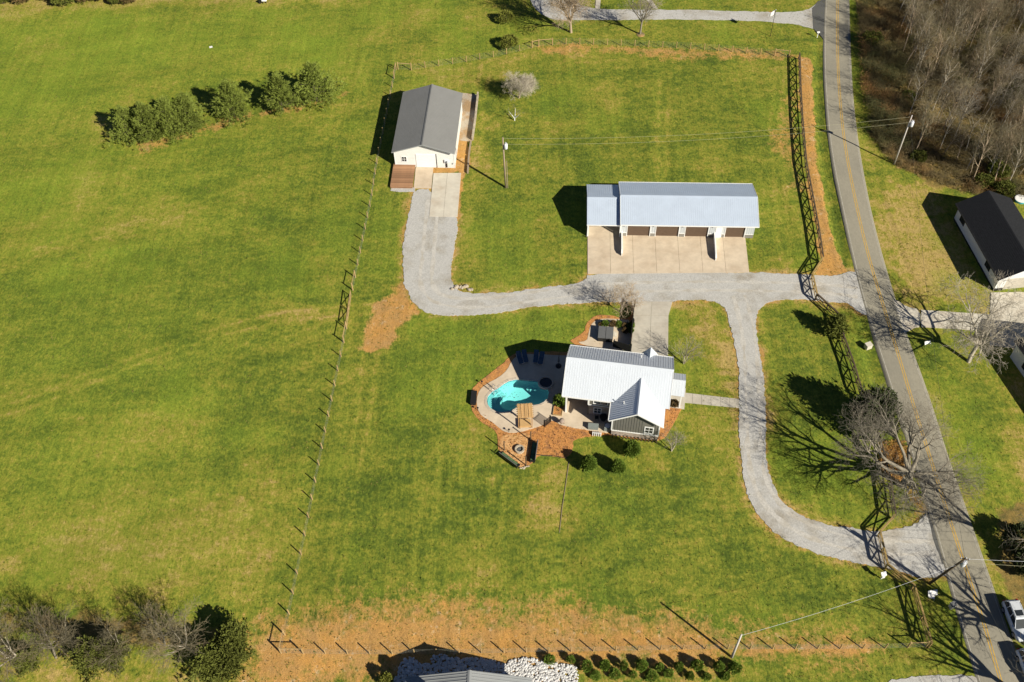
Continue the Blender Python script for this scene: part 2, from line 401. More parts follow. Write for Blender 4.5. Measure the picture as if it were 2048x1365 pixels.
dry_polys = [
    ([(-60, -30), (700, -30), (700, 8), (500, 12), (300, 18), (150, 30), (50, 36), (-60, 36)], 2.5, 1.0),
    ([(1362, 604), (1440, 608), (1462, 680), (1474, 790), (1440, 788), (1420, 720), (1390, 640)], 2.5, 1.2),
    ([(1765, 352), (1880, 395), (1900, 480), (1960, 560), (1985, 600), (1975, 626), (1840, 616), (1800, 580), (1770, 470)], 2.0, 1.5),
    ([(1985, 760), (2060, 760), (2060, 1000), (2000, 880)], 3, 1.4),
    ([(0, 1290), (200, 1300), (300, 1330), (480, 1310), (480, 1400), (-60, 1400)], 3, 1.0),
    ([(300, 1010), (520, 1030), (560, 1130), (420, 1160), (200, 1130), (60, 1060)], 9, .55),
    ([(900, 830), (960, 860), (990, 900), (1060, 950), (1130, 950), (1110, 1040), (1080, 1060), (1080, 980), (960, 940), (860, 910)], 4, .65),
    ([(1390, 820), (1474, 820), (1478, 960), (1400, 960)], 4, .55),
    ([(800, 1060), (1000, 1080), (1400, 1120), (1500, 1180), (1300, 1210), (800, 1200)], 6, .45),
    ([(860, 120), (1080, 100), (1080, 130), (960, 160), (880, 190), (800, 190)], 4, .55),
    ([(1690, 250), (1770, 300), (1790, 600), (1770, 560), (1720, 340)], 1.5, .5),
    ([(1905, 900), (1935, 960), (1990, 1120), (1975, 1120), (1920, 990), (1896, 905)], 1.2, .8),
    ([(940, 230), (985, 240), (975, 330), (950, 420), (925, 470), (915, 560), (902, 560), (925, 430), (940, 330)], 1.5, .75),
    ([(380, 636), (520, 628), (690, 616), (740, 612), (740, 622), (690, 628), (520, 642), (380, 650)], .9, .6),
    ([(962, 210), (972, 212), (968, 260), (955, 330), (946, 400), (930, 470), (918, 545), (908, 560), (915, 520), (930, 440), (944, 360), (957, 270)], .5, 1.0),
    ([(1084, 932), (1136, 928), (1130, 990), (1120, 1066), (1066, 1062), (1076, 990)], 1.3, 1.0),
    ([(150, 1040), (350, 1000), (560, 1010), (590, 1100), (480, 1180), (200, 1160), (60, 1100)], 6, .7),
    ([(120, 840), (330, 820), (420, 850), (300, 890), (120, 900)], 5, .5),
    ([(20, 480), (160, 400), (330, 370), (560, 400), (400, 440), (120, 540)], 6, .4),
    ([(700, 740), (760, 720), (800, 800), (760, 900), (690, 900)], 5, .35),
    ([(1815, 680), (1850, 730), (1900, 860), (1960, 1040), (2000, 1160), (1975, 1150), (1915, 960), (1850, 790)], 2.0, .8),
    ([(1870, 800), (1990, 900), (2040, 1040), (1960, 1000)], 5, .5),
    ([(1330, 1120), (1700, 1130), (1720, 1220), (1500, 1200)], 6, .3),
]
lush_haze_polys = [  # lush grass, plus hazy light on the left and top-left painted into the turf
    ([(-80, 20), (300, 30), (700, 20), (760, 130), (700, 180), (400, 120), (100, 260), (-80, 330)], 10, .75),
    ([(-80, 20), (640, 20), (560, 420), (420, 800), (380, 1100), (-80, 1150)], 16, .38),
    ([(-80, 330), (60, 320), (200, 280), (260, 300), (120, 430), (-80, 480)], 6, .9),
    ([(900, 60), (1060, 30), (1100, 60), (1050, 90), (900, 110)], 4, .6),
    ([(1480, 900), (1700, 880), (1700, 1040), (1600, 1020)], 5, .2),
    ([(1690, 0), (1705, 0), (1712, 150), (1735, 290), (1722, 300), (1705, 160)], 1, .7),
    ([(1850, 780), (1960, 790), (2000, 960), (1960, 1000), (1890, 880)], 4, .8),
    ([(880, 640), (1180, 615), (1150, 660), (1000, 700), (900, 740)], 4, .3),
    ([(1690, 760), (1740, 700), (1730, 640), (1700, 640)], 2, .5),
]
dark_polys = [
    ([(800, 150), (1560, 130), (1600, 500), (1500, 545), (1180, 545), (940, 580), (920, 420)], 8, .45),
    ([(700, 760), (880, 640), (1180, 610), (1260, 600), (1260, 690), (960, 720), (940, 860), (1060, 940), (1300, 900), (1475, 900), (1500, 1010), (1700, 1120), (1760, 1240), (1400, 1230), (600, 1220), (640, 1000)], 7, 1.15),
    ([(1490, 640), (1680, 700), (1740, 900), (1770, 1040), (1600, 1020), (1535, 900)], 5, .6),
    ([(1730, 640), (1850, 760), (1960, 1000), (2060, 1200), (2060, 800), (1900, 690)], 6, .5),
    ([(60, 480), (380, 330), (700, 260), (740, 380), (700, 640), (640, 900), (300, 860), (40, 900), (-80, 800), (-80, 560)], 14, .55),
    ([(700, 700), (900, 650), (900, 800), (980, 950), (1080, 1160), (700, 1180), (620, 1000)], 10, .35),
    ([(1626, 60), (1640, 100), (1645, 200), (1655, 300), (1672, 380), (1700, 520), (1692, 540), (1668, 470), (1652, 395), (1637, 300), (1630, 200)], .6, .85),
    ([(1735, 660), (1755, 720), (1772, 775), (1790, 850), (1775, 850), (1735, 770), (1728, 720)], .8, .8),
    ([(640, 1060), (820, 1000), (1080, 1080), (1300, 960), (1480, 960), (1560, 1090), (1760, 1150), (1830, 1290), (1650, 1250), (1400, 1230), (1100, 1190), (800, 1190), (620, 1200)], 7, .75),
    ([(1480, 830), (1580, 1010), (1740, 1050), (1740, 900), (1560, 760)], 6, .25),
    ([(880, 650), (1180, 610), (1160, 650), (1060, 690), (900, 700)], 4, .45),
]
litter_polys = [
    ([(1716, -80), (1722, 60), (1732, 200), (1752, 285), (1792, 335), (1862, 362), (1940, 392), (2060, 404), (2500, 420), (2600, -80)], 1.6, 1.0),
    ([(1990, 1020), (2060, 1000), (2150, 1100), (2150, 1240), (2055, 1220), (1996, 1150)], 2, .9),
    ([(-80, 1210), (120, 1215), (330, 1230), (480, 1260), (470, 1310), (300, 1310), (150, 1290), (-80, 1290)], 3, .75),
]
n1 = fbm(gx, gy, 6, 11) - .5; n2 = fbm(gx, gy, 1.6, 31, 3) - .5; n3 = fbm(gx, gy, 22, 51) - .5
def mask(polys, nz1=2.2, nz2=1.3):
    r = np.zeros(gx.shape)
    for p, soft, k in polys:
        w = [G(a, b) for a, b in p]
        d = sdf(gx, gy, w) + (n1 * nz1 + n2 * nz2) * min(1.6, soft * 1.3)
        r = np.maximum(r, k * sstep(-soft, soft, d))
    return r
m_dirt = mask(dirt_polys); m_dry = mask(dry_polys, 5, 4); m_lush_haze = mask(lush_haze_polys, 4, 3)
m_dark = mask(dark_polys, 4, 3); m_lit = mask(litter_polys)
# broken spots of thin turf in the lawns
m_dry = np.clip(m_dry + .55 * sstep(.10, .26, n3 * .6 + n1 * .55), 0, 1.1)
m_lush_haze = np.clip(m_lush_haze + .5 * sstep(.06, .25, fbm(gx, gy, 11, 71) - .5), 0, 1)
m_dark = np.clip(m_dark + .5 * sstep(.08, .25, fbm(gx, gy, 9, 91) - .5), 0, 1)
# mowing lanes, about a mower's width, run with the side fence
ca, sa = math.cos(R(4)), math.sin(R(4))
lane = vnoise((gx * ca - gy * sa), (gx * sa + gy * ca) * .06, 1.1, 131) - .5
lane = .6 * lane + .55 * (vnoise((gx * ca - gy * sa), (gx * sa + gy * ca) * .05, .62, 133) - .5)
arc = vnoise(gx * .15 + gy * .06, gy - gx * .25, 2.2, 137) - .5
field = sstep(-4, 4, -(gx + 22 + .13 * (gy - 80)))
m_lane = np.clip(.5 + (.35 + 1.1 * np.clip(n3 * 2 + .3, 0, 1)) * .8 * lane * (1 - .75 * field) + arc * field * .9, 0, 1)
gsd = sdf(gx, gy, GL(gravel_px))
verge = sstep(-1.5, -.2, gsd + (n2 * 2.2 + n1 * 1.5))
m_dry = np.clip(m_dry + 1.0 * verge, 0, 1.15); m_dirt = np.maximum(m_dirt, .52 * sstep(-.8, -.05, gsd + n2 * 1.2 + n1 * 1.2))
def line_dist(pts):
    best = np.full(gx.shape, 1e9); P = [G(a, b) for a, b in pts]
    for a, b in zip(P[:-1], P[1:]):
        ex, ey = b.x - a.x, b.y - a.y; t = np.clip(((gx - a.x) * ex + (gy - a.y) * ey) / (ex * ex + ey * ey), 0, 1)
        best = np.minimum(best, np.hypot(gx - a.x - t * ex, gy - a.y - t * ey))
    return best
for pts, k in (([(738, 618), (690, 622), (560, 634), (420, 668), (250, 730), (80, 800), (-60, 840)], .75), ([(690, 640), (560, 690), (380, 720), (150, 760), (-60, 790)], .45), ([(742, 705), (730, 820), (700, 960), (672, 1120), (655, 1200)], .5), ([(905, 690), (880, 800), (868, 930), (850, 1060), (835, 1190)], .45), ([(1000, 960), (985, 1060), (965, 1190)], .4), ([(960, 200), (972, 130), (1040, 112)], .6), ([(320, 440), (480, 380), (620, 300), (700, 210), (760, 60)], .4), ([(-60, 560), (140, 480), (330, 440), (520, 470), (690, 560)], .4), ([(1330, 150), (1325, 260), (1322, 350)], .55), ([(1560, 140), (1548, 260), (1560, 380), (1570, 520)], .45)):
    d = line_dist(pts) + n2 * .5
    tr_ = np.exp(-((d - .8) / .34) ** 2) * (.55 + 1.2 * np.clip(n1 + .3, 0, 1))
    m_dry = np.clip(m_dry + k * tr_, 0, 1.3); m_lane = np.clip(m_lane + .25 * k * tr_, 0, 1)
# relief: soft lumps, the roadside ditch, the pool pit
gz = .03 * (fbm(gx, gy, 1.4, 151, 2) - .5) + .0 * gx
far = np.maximum(0, np.maximum(np.abs(gx) - 112, np.maximum(gy - 186, 26 - gy)))
ditch = sstep(-.9, 1.0, sdf(gx, gy, GL([(1634, 60), (1640, 100), (1645, 200), (1655, 300), (1672, 380), (1694, 500), (1688, 528), (1668, 470), (1650, 395), (1636, 300), (1630, 200)])))
gz -= .34 * ditch
bank = sstep(-1.2, 1.2, sdf(gx, gy, GL([(1732, 655), (1752, 700), (1775, 770), (1798, 860), (1785, 860), (1740, 770), (1726, 705)])))
gz -= .3 * bank
pit = sdf(gx, gy, pool_pts)
gz = np.where(pit > -.55, -2.6, gz)
ground_me = npmesh('ground', np.stack([gx, gy, gz], 1),
                   (lambda I: np.stack([I[:-1, :-1].ravel(), I[1:, :-1].ravel(), I[1:, 1:].ravel(), I[:-1, 1:].ravel()], 1))(np.arange(len(gx)).reshape(len(xs), len(ys))), None, True)
for nm, chans in (('turf', (m_dirt, m_dry, m_lush_haze)), ('turf_b', (m_dark, m_lit, m_lane))):
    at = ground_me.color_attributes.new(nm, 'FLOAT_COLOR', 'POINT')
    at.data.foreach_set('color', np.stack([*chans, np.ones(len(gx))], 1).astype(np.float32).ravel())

def ground_material():
    m = bpy.data.materials.new('turf_and_soil'); m.use_nodes = True
    nt = m.node_tree; L = nt.links.new; b = nt.nodes['Principled BSDF']
    b.inputs['Roughness'].default_value = .95; b.inputs['Specular IOR Level'].default_value = .12
    geo = nnode(nt, 'ShaderNodeNewGeometry')
    def noise(scale, det=5, rough=.6, vec=None):
        n = nnode(nt, 'ShaderNodeTexNoise', i_Scale=scale, i_Detail=det, i_Roughness=rough); L(vec or geo.outputs['Position'], n.inputs[0]); return n.outputs[0]
    def rng(x, a, b_, c=0., d=1.):
        n = nnode(nt, 'ShaderNodeMapRange', i_1=a, i_2=b_, i_3=c, i_4=d); L(x, n.inputs[0]); return n.outputs[0]
    def mth(op, a, b_):
        n = nnode(nt, 'ShaderNodeMath', operation=op)
        for i, q in enumerate((a, b_)):
            if isinstance(q, (int, float)): n.inputs[i].default_value = q
            else: L(q, n.inputs[i])
        return n.outputs[0]
    def mix(f, a, b_):
        n = nnode(nt, 'ShaderNodeMix', data_type='RGBA'); L(f, n.inputs[0])
        for i, q in ((6, a), (7, b_)):
            if isinstance(q, tuple): n.inputs[i].default_value = (*q, 1)
            else: L(q, n.inputs[i])
        return n.outputs[2]
    A = nnode(nt, 'ShaderNodeAttribute', attribute_name='turf'); B = nnode(nt, 'ShaderNodeAttribute', attribute_name='turf_b')
    sa_ = nnode(nt, 'ShaderNodeSeparateColor'); L(A.outputs['Color'], sa_.inputs[0]); sb_ = nnode(nt, 'ShaderNodeSeparateColor'); L(B.outputs['Color'], sb_.inputs[0])
    dirt, dry, lush_haze = sa_.outputs[:3]; dark, lit, lane = sb_.outputs[:3]
    mp = nnode(nt, 'ShaderNodeMapping'); mp.inputs['Scale'].default_value = (1, .55, 1); mp.inputs['Rotation'].default_value = (0, 0, .07); L(geo.outputs['Position'], mp.inputs[0])
    fine = noise(3.6, 5, .75, mp.outputs[0]); mid = noise(.85, 5, .65); big = noise(.13, 4, .6); grain = noise(9.0, 2, .7); clump = noise(2.0, 4, .65)
    mp2 = nnode(nt, 'ShaderNodeMapping'); mp2.inputs['Scale'].default_value = (.16, .55, 1); mp2.inputs['Rotation'].default_value = (0, 0, -.3); L(geo.outputs['Position'], mp2.inputs[0])
    strk = noise(1.0, 5, .6, mp2.outputs[0])
    def add_(*t):
        r = None
        for x, k, c in t:
            q = mth('MULTIPLY', mth('SUBTRACT', x, c), k); r = q if r is None else mth('ADD', r, q)
        return r
    s_ = mth('ADD', add_((big, .75, .5), (strk, .70, .5), (mid, 1.05, .5), (clump, .8, .5), (fine, .95, .5), (dry, .36, .0), (dark, -.19, 0.), (lush_haze, -.05, 0.)), .49)
    cr = nnode(nt, 'ShaderNodeValToRGB'); L(s_, cr.inputs[0]); e = cr.color_ramp.elements
    e[0].position = .08; e[0].color = (*RAMP[0], 1); e[1].position = .98; e[1].color = (*RAMP[-1], 1)
    for pos, c_ in zip((.30, .50, .66, .82), RAMP[1:-1]):
        k = e.new(pos); k.color = (*c_, 1)
    grass = cr.outputs[0]
    lf_ = mth('MULTIPLY', lush_haze, .55)
    col = mix(lf_, grass, GRASS_LUSH_HAZE)
    weeds = mth('MULTIPLY', rng(noise(1.45, 4, .7), .60, .70), .55)
    col = mix(weeds, col, (.075, .118, .018))
    litcol = mix(rng(mid, .38, .62), (.12, .10, .034), (.25, .17, .052))
    litcol = mix(rng(clump, .55, .7, 0, .6), litcol, (.085, .10, .03))
    col = mix(rng(mth('ADD', lit, mth('MULTIPLY', mth('SUBTRACT', mid, .5), .9)), .35, .65), col, litcol)
    dn = mth('ADD', mth('MULTIPLY', mth('SUBTRACT', mid, .5), 1.1), mth('MULTIPLY', mth('SUBTRACT', fine, .5), .9))
    df = mth('MULTIPLY', rng(mth('ADD', dirt, dn), .34, .70), mth('SUBTRACT', 1., mth('MULTIPLY', weeds, .9)))
    dcol = mix(rng(noise(.45, 6, .65), .36, .66), DIRT_A, DIRT_B)
    dcol = mix(rng(noise(.8, 6, .7), .58, .72), dcol, (.54, .42, .27))
    col = mix(df, col, dcol)
    mp3 = nnode(nt, 'ShaderNodeMapping'); mp3.inputs['Scale'].default_value = (1.5, .035, 1); mp3.inputs['Rotation'].default_value = (0, 0, .07); L(geo.outputs['Position'], mp3.inputs[0])
    mow = noise(1.0, 3, .6, mp3.outputs[0])
    # blade-scale value grain and mowing lanes
    v = mth('MULTIPLY', rng(fine, .25, .75, .72, 1.28), rng(grain, .25, .75, .60, 1.40))
    v = mth('MULTIPLY', mth('MULTIPLY', v, rng(mow, .3, .7, .88, 1.12)), rng(lane, .1, .9, .92, 1.08))
    sc = nnode(nt, 'ShaderNodeVectorMath', operation='SCALE'); L(col, sc.inputs[0]); L(v, sc.inputs['Scale'])
    L(sc.outputs[0], b.inputs['Base Color'])
    bp = nnode(nt, 'ShaderNodeBump', i_Strength=.7, i_Distance=.10)
    L(mth('ADD', mth('MULTIPLY', fine, .7), mth('MULTIPLY', grain, .35)), bp.inputs['Height']); L(bp.outputs[0], b.inputs['Normal'])
    return m
RAMP = [(.064, .098, .015), (.112, .148, .019), (.178, .197, .025), (.236, .222, .034), (.295, .236, .057), (.37, .268, .095)]
GRASS_LUSH_HAZE = (.185, .258, .025); DIRT_A = (.46, .245, .070); DIRT_B = (.375, .225, .085)
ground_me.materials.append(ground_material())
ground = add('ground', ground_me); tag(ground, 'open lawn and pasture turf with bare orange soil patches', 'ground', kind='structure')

# ------------------------------------------------------------------ flat hardscape
def resample(poly, step, jit, seed, closed=True):
    r = random.Random(seed); out = []
    n = len(poly)
    for i in range(n if closed else n - 1):
        a = Vector(poly[i]); b = Vector(poly[(i + 1) % n]); k = max(1, int((b - a).length / step))
        nr = Vector((-(b - a).y, (b - a).x, 0)).normalized()
        for j in range(k):
            p = a.lerp(b, j / k)
            if jit:
                q = np.array([p.x]), np.array([p.y])
                p = p + nr * (r.uniform(-jit, jit) * .8 + jit * 5 * (float(fbm(q[0], q[1], 2.6, 611, 3)[0]) - .5))
            out.append(p)
    return out
def smooth_poly(poly, it=2):
    for _ in range(it):
        q = []
        for i in range(len(poly)):
            a = Vector(poly[i]); b = Vector(poly[(i + 1) % len(poly)])
            q += [a.lerp(b, .25), a.lerp(b, .75)]
        poly = q
    return poly
def slab(name, pts, z1, m, z0=-.12, holes=None, parent=None, kind='structure', label=None, cat=None):
    """a sheet with a top face at z1 and a skirt down into the ground"""
    bm = bmesh.new()
    loops = [pts] + (holes or [])
    edges = []
    for lp in loops:
        vs_ = [bm.verts.new((p[0], p[1], z1)) for p in lp]
        for i in range(len(vs_)): edges.append(bm.edges.new((vs_[i], vs_[(i + 1) % len(vs_)])))
    bmesh.ops.triangle_fill(bm, use_beauty=True, use_dissolve=False, edges=edges, normal=(0, 0, 1))
    for f in bm.faces:
        if f.normal.z < 0: f.normal_flip()
    for lp in loops:
        k = len(lp)
        for i in range(k):
            a = lp[i]; b = lp[(i + 1) % k]
            bm.faces.new([bm.verts.new(q) for q in ((a[0], a[1], z1), (b[0], b[1], z1), (b[0], b[1], z0), (a[0], a[1], z0))])
    me = bpy.data.meshes.new(name); bm.to_mesh(me); bm.free(); me.materials.append(m)
    o = add(name, me, parent)
    if kind and parent is None: tag(o, label, cat, kind=kind)
    return o
def panels(parent, quad, nu, nv, z1, m, gap=.03, name='slab'):
    """a paved quad laid as separate cast panels with open joints"""
    a, b, c, d = [Vector(q) for q in quad]
    def at(u, v): return a.lerp(b, u).lerp(d.lerp(c, u), v)
    du = gap / 2 / (b - a).length; dv = gap / 2 / (d - a).length
    for i in range(nu):
        for j in range(nv):
            u0, u1, v0, v1 = i / nu + du, (i + 1) / nu - du, j / nv + dv, (j + 1) / nv - dv
            MB().prism([at(u0, v0), at(u1, v0), at(u1, v1), at(u0, v1)], -.1, z1 + random.Random(i * 7 + j).uniform(-.004, .004)).build(name, m, parent)
def struct_root(name):
    o = bpy.data.objects.new(name, None); COL.objects.link(o); o['kind'] = 'structure'; return o

def strip(name, A, B, z, m, parent=None, sub=1):
    V = []; F = []
    for a, b in zip(A, B):
        for k in range(sub + 1):
            p = a.lerp(b, k / sub); V.append((p.x, p.y, z + (.04 * math.sin(math.pi * k / sub) if sub > 1 else 0)))
            if sub > 1 and k in (0, sub): V[-1] = (p.x + (p - a.lerp(b, .5)).normalized().x * .12, p.y + (p - a.lerp(b, .5)).normalized().y * .12, -.25)
    w = sub + 1
    for i in range(len(A) - 1):
        for k in range(sub): F.append((i * w + k, i * w + k + 1, (i + 1) * w + k + 1, (i + 1) * w + k))
    me = npmesh(name, V, F, m)
    bm = bmesh.new(); bm.from_mesh(me); bmesh.ops.recalc_face_normals(bm, faces=bm.faces)
    if sum(f.normal.z for f in bm.faces) < 0: bmesh.ops.reverse_faces(bm, faces=bm.faces)
    bm.to_mesh(me); bm.free()
    return add(name, me, parent)
def offs(l, d):
    o = []
    for i, p in enumerate(l):
        t = (l[min(i + 1, len(l) - 1)] - l[max(i - 1, 0)]).normalized(); o.append(p + Vector((-t.y, t.x, 0)) * d)
    return o

# mulch beds under everything paved
MZ = .05
slab('mulch_bed', resample(smooth_poly(POOL_Q([(1050, 432), (760, 428), (560, 433), (490, 468), (440, 525), (330, 605), (230, 676), (180, 740), (163, 840), (188, 930), (248, 1002), (330, 1045), (385, 1085), (392, 1180), (395, 1235), (560, 1365), (600, 1372), (690, 1330), (715, 1268), (850, 1285), (960, 1305), (1010, 1220), (1010, 1140), (1180, 1112), (1320, 1108), (1480, 1140), (1700, 1160), (1775, 1130), (1840, 1000), (1925, 850), (1830, 840), (1500, 700)]), 1), .35, .07, 3), MZ, M['mulch'], holes=[list(reversed(pool_pts))])
slab('mulch_bed', resample(smooth_poly(POOL_Q([(965, 350), (1050, 300), (1098, 268), (1115, 200), (1155, 148), (1230, 122), (1330, 132), (1440, 160), (1492, 100), (1480, 40), (1505, 20), (1512, 90), (1508, 170), (1500, 400), (1200, 420)]), 1), .35, .07, 5), MZ, M['mulch'])

slab('fire_pit_yard', resample(smooth_poly([G(970 + a / 13.65, 860 + b / 13.65) for a, b in [(385, 250), (560, 130), (900, 135), (1215, 110), (1225, 330), (1140, 880), (1085, 985), (930, 1050), (500, 640), (395, 570)]], 1), .3, .05, 12), MZ + .008, M['mulch_pale'])
# gravel drive
gravel_obj = slab('gravel_drive', resample(smooth_poly(GL(gravel_px), 1), .28, .12, 9), .058, M['gravel'])
slab('gravel_drive', resample(GL([(925, 186), (953, 190), (950, 240), (944, 282), (914, 280), (920, 230)]), .4, .12, 4), .05, M['gravel_tan'])
slab('gravel_drive', resample(GL([(782, 376), (792, 330), (800, 330), (800, 372), (829, 376), (829, 384), (800, 384), (781, 382)]), .4, .08, 4), .05, M['gravel'])
slab('gravel_drive', resample(smooth_poly(GL([(1042, -40), (1060, 5), (1085, 32), (1110, 41), (1160, 41), (1200, 41), (1300, 39), (1400, 40), (1500, 42), (1560, 46), (1600, 51), (1626, 58), (1640, 64), (1650, 20), (1634, 4), (1622, 17), (1600, 23), (1560, 26), (1500, 24), (1400, 21), (1300, 20), (1200, 20), (1150, 10), (1140, -40)]), 1), .4, .08, 6), .058, M['gravel'])
slab('gravel_drive', resample(smooth_poly(GL([(1770, 1365), (1800, 1357), (1840, 1352), (1900, 1350), (1960, 1352), (1980, 1420), (1760, 1420)]), 1), .35, .1, 8), .058, M['gravel'])

for pts in ([(868, 400), (862, 440), (855, 520), (850, 572), (878, 604), (960, 609), (1080, 592), (1200, 577), (1400, 572), (1640, 576), (1716, 586)], [(1478, 592), (1492, 640), (1500, 700), (1505, 780), (1507, 900), (1520, 975), (1560, 1030), (1620, 1066), (1700, 1088), (1780, 1098), (1866, 1096)]):
    P = []; l = GL(pts)
    for _ in range(3):
        q = [l[0]]
        for a, b in zip(l[:-1], l[1:]): q += [a.lerp(b, .25), a.lerp(b, .75)]
        l = q + [l[-1]]
    l = resample(l, .5, 0, 1, False)
    for sd_ in (-.82, .82):
        c_ = offs(l, sd_); rq = random.Random(int(sd_ * 100)); wv_ = [(float(fbm(np.array([p.x]), np.array([p.y]), 1.5, 641, 2)[0]) - .5) for p in c_]
        A = [p + (q - p).normalized() * 0 for p, q in zip(c_, c_)]
        o1 = offs(c_, -.24); o2 = offs(c_, .24)
        strip('wheel_track', [p + (p - c) * (w * 2.2 + rq.uniform(-.3, .3)) for p, c, w in zip(o1, c_, wv_)], [p + (p - c) * (w * 2.2 + rq.uniform(-.3, .3)) for p, c, w in zip(o2, c_, wv_)], .0625, M['gravel_track'], gravel_obj)

# concrete
ap = struct_root('concrete_apron')
panels(ap, [G(1176, 461.7), G(1241, 461.7), G(1241, 385), G(1176, 385)], 1, 2, .085, M['concrete'])
panels(ap, [G(1175, 549), G(1498.5, 546), G(1489, 462), G(1175, 462)], 7, 4, .085, M['concrete'])
cd = struct_root('concrete_driveway')
panels(cd, [G(1263, 604), G(1345, 604), G(1337, 632), G(1267, 632)], 2, 1, .08, M['concrete_grey'])
panels(cd, [G(1267, 632.4), G(1337, 632.4), G(1336, 726), G(1261, 720)], 2, 4, .08, M['concrete_grey'])
bp_ = struct_root('barn_pad')
panels(bp_, [G(858.5, 434), G(915, 435), G(922.5, 347), G(867, 347.5)], 2, 3, .10, M['concrete_pale'])
br_ = struct_root('barn_ramp')
panels(br_, [G(827.5, 377.5), G(863, 377.5), G(867.5, 330), G(832, 330)], 1, 2, .085, M['concrete'])
walk = struct_root('front_walk')
panels(walk, [G(1366, 806), G(1478, 817), G(1478, 799), G(1366, 786)], 6, 1, .085, M['concrete_grey'])
for q, nm in (([(1190, 18), (1200, 18), (1204, -30), (1195, -30)], 'front_walk'), ([(1306, 18), (1316, 18), (1280, -30), (1270, -30)], 'front_walk')):
    w_ = struct_root(nm); panels(w_, GL(q), 1, 3, .085, M['concrete_grey'])
ndr = struct_root('neighbour_driveway')
slab('driveway_mouth', resample(smooth_poly(GL([(1786, 600), (1797, 603), (1811, 614), (1840, 620), (1841, 655), (1829, 656), (1816, 664), (1806, 668)]), 1), .4, 0, 1), .08, M['concrete_pale'], parent=ndr)
panels(ndr, [G(1842, 655), G(1978, 663), G(1981, 630), G(1842, 620.5)], 4, 1, .08, M['concrete_pale'])
panels(ndr, [G(1979, 692), G(2120, 706), G(2120, 584), G(1981, 586)], 4, 3, .08, M['concrete_pale'])

pool_deck_pts = resample(smooth_poly(POOL_Q([(1060, 462), (860, 458), (760, 450), (640, 446), (560, 456), (505, 500), (470, 578), (400, 640), (300, 690), (242, 740), (216, 820), (226, 900), (262, 958), (340, 1000), (390, 1042), (440, 1082), (500, 1096), (580, 1086), (660, 1062), (735, 1040), (800, 1005), (830, 985), (930, 1040), (1170, 1078), (1330, 1100), (1330, 850), (1110, 760)]), 1), .5, 0, 1)
slab('pool_deck', pool_deck_pts, .085, M['concrete'], holes=[list(reversed(pool_pts))])
slab('patio_walk', resample(smooth_poly(POOL_Q([(1030, 352), (1122, 340), (1132, 290), (1150, 212), (1192, 170), (1262, 156), (1380, 160), (1490, 170), (1490, 420), (1200, 400)]), 1), .4, 0, 1), .08, M['concrete'])

# ------------------------------------------------------------------ road
ly = [-60, 0, 60, 100, 200, 290, 360, 460, 540, 617, 664, 717, 772, 850, 930, 1012, 1111, 1190, 1302, 1365, 1420]
lx = [1651, 1648, 1645, 1643, 1648, 1655, 1668, 1690, 1706, 1726, 1741, 1758.6, 1776, 1800, 1825, 1850, 1880, 1899, 1932, 1951, 1968]
ry = [-60, 0, 171, 274, 342, 467, 500, 594, 673, 734, 811, 890, 988, 1087, 1166, 1271, 1340, 1420]
rx = [1698, 1700, 1705.5, 1716, 1728, 1753, 1764, 1791, 1816, 1840, 1868, 1890, 1925, 1959, 1986, 2024, 2048, 2078]
cy_ = [-60, 0, 60, 120, 210, 290, 350, 430, 500, 590, 690, 750, 810, 990, 1050, 1130, 1230, 1310, 1365, 1420]
cx_ = [1676, 1675, 1674, 1674, 1680, 1688, 1700, 1716, 1732, 1759, 1790, 1808, 1826, 1883, 1902, 1928, 1962, 1986, 2000, 2018]
yy = np.arange(-60, 1421, 10.)
def smooth1(a, k=7):
    p = np.pad(a, k, mode='edge'); p[:k] = a[0] - (a[1] - a[0]) * np.arange(k, 0, -1); p[-k:] = a[-1] + (a[-1] - a[-2]) * np.arange(1, k + 1)
    return np.convolve(p, np.ones(2 * k + 1) / (2 * k + 1), 'valid')
LXY = [G(a, b) for a, b in zip(smooth1(np.interp(yy, ly, lx)), yy)]
RXY = [G(a, b) for a, b in zip(smooth1(np.interp(yy, ry, rx)), yy)]
CXY = [G(a, b) for a, b in zip(smooth1(np.interp(yy, cy_, cx_)), yy)]
def extend(l, n=160.):
    a = l[0] + (l[0] - l[3]).normalized() * n; b = l[-1] + (l[-1] - l[-4]).normalized() * 60
    return [a] + l + [b]
eL, eR, eC = extend(LXY), extend(RXY), extend(CXY)
road = strip('road', eL, eR, .07, M['asphalt'], sub=24); tag(road, kind='structure')
road_top = .112
mk_ = struct_root('road_marking')
strip('centre_line', offs(eC, .09), offs(eC, .19), road_top + .004, M['paint_yellow'], mk_)
strip('centre_line', offs(eC, -.19), offs(eC, -.09), road_top + .004, M['paint_yellow'], mk_)
strip('edge_line', offs(eL, .42), offs(eL, .50), .088, M['paint_white'], mk_)
strip('edge_line', offs(eR, -.48), offs(eR, -.42), .088, M['paint_white'], mk_)
slab('asphalt_apron', resample(GL([(1624, 18), (1636, 4), (1652, -4), (1650, 84), (1640, 70), (1626, 58)]), .4, .05, 2), .066, M['asphalt_dark'])
slab('asphalt_apron', resample(GL([(1851, 1020), (1862, 1035), (1890, 1130), (1884, 1128), (1868, 1085)]), .4, .05, 2), .066, M['asphalt_dark'])
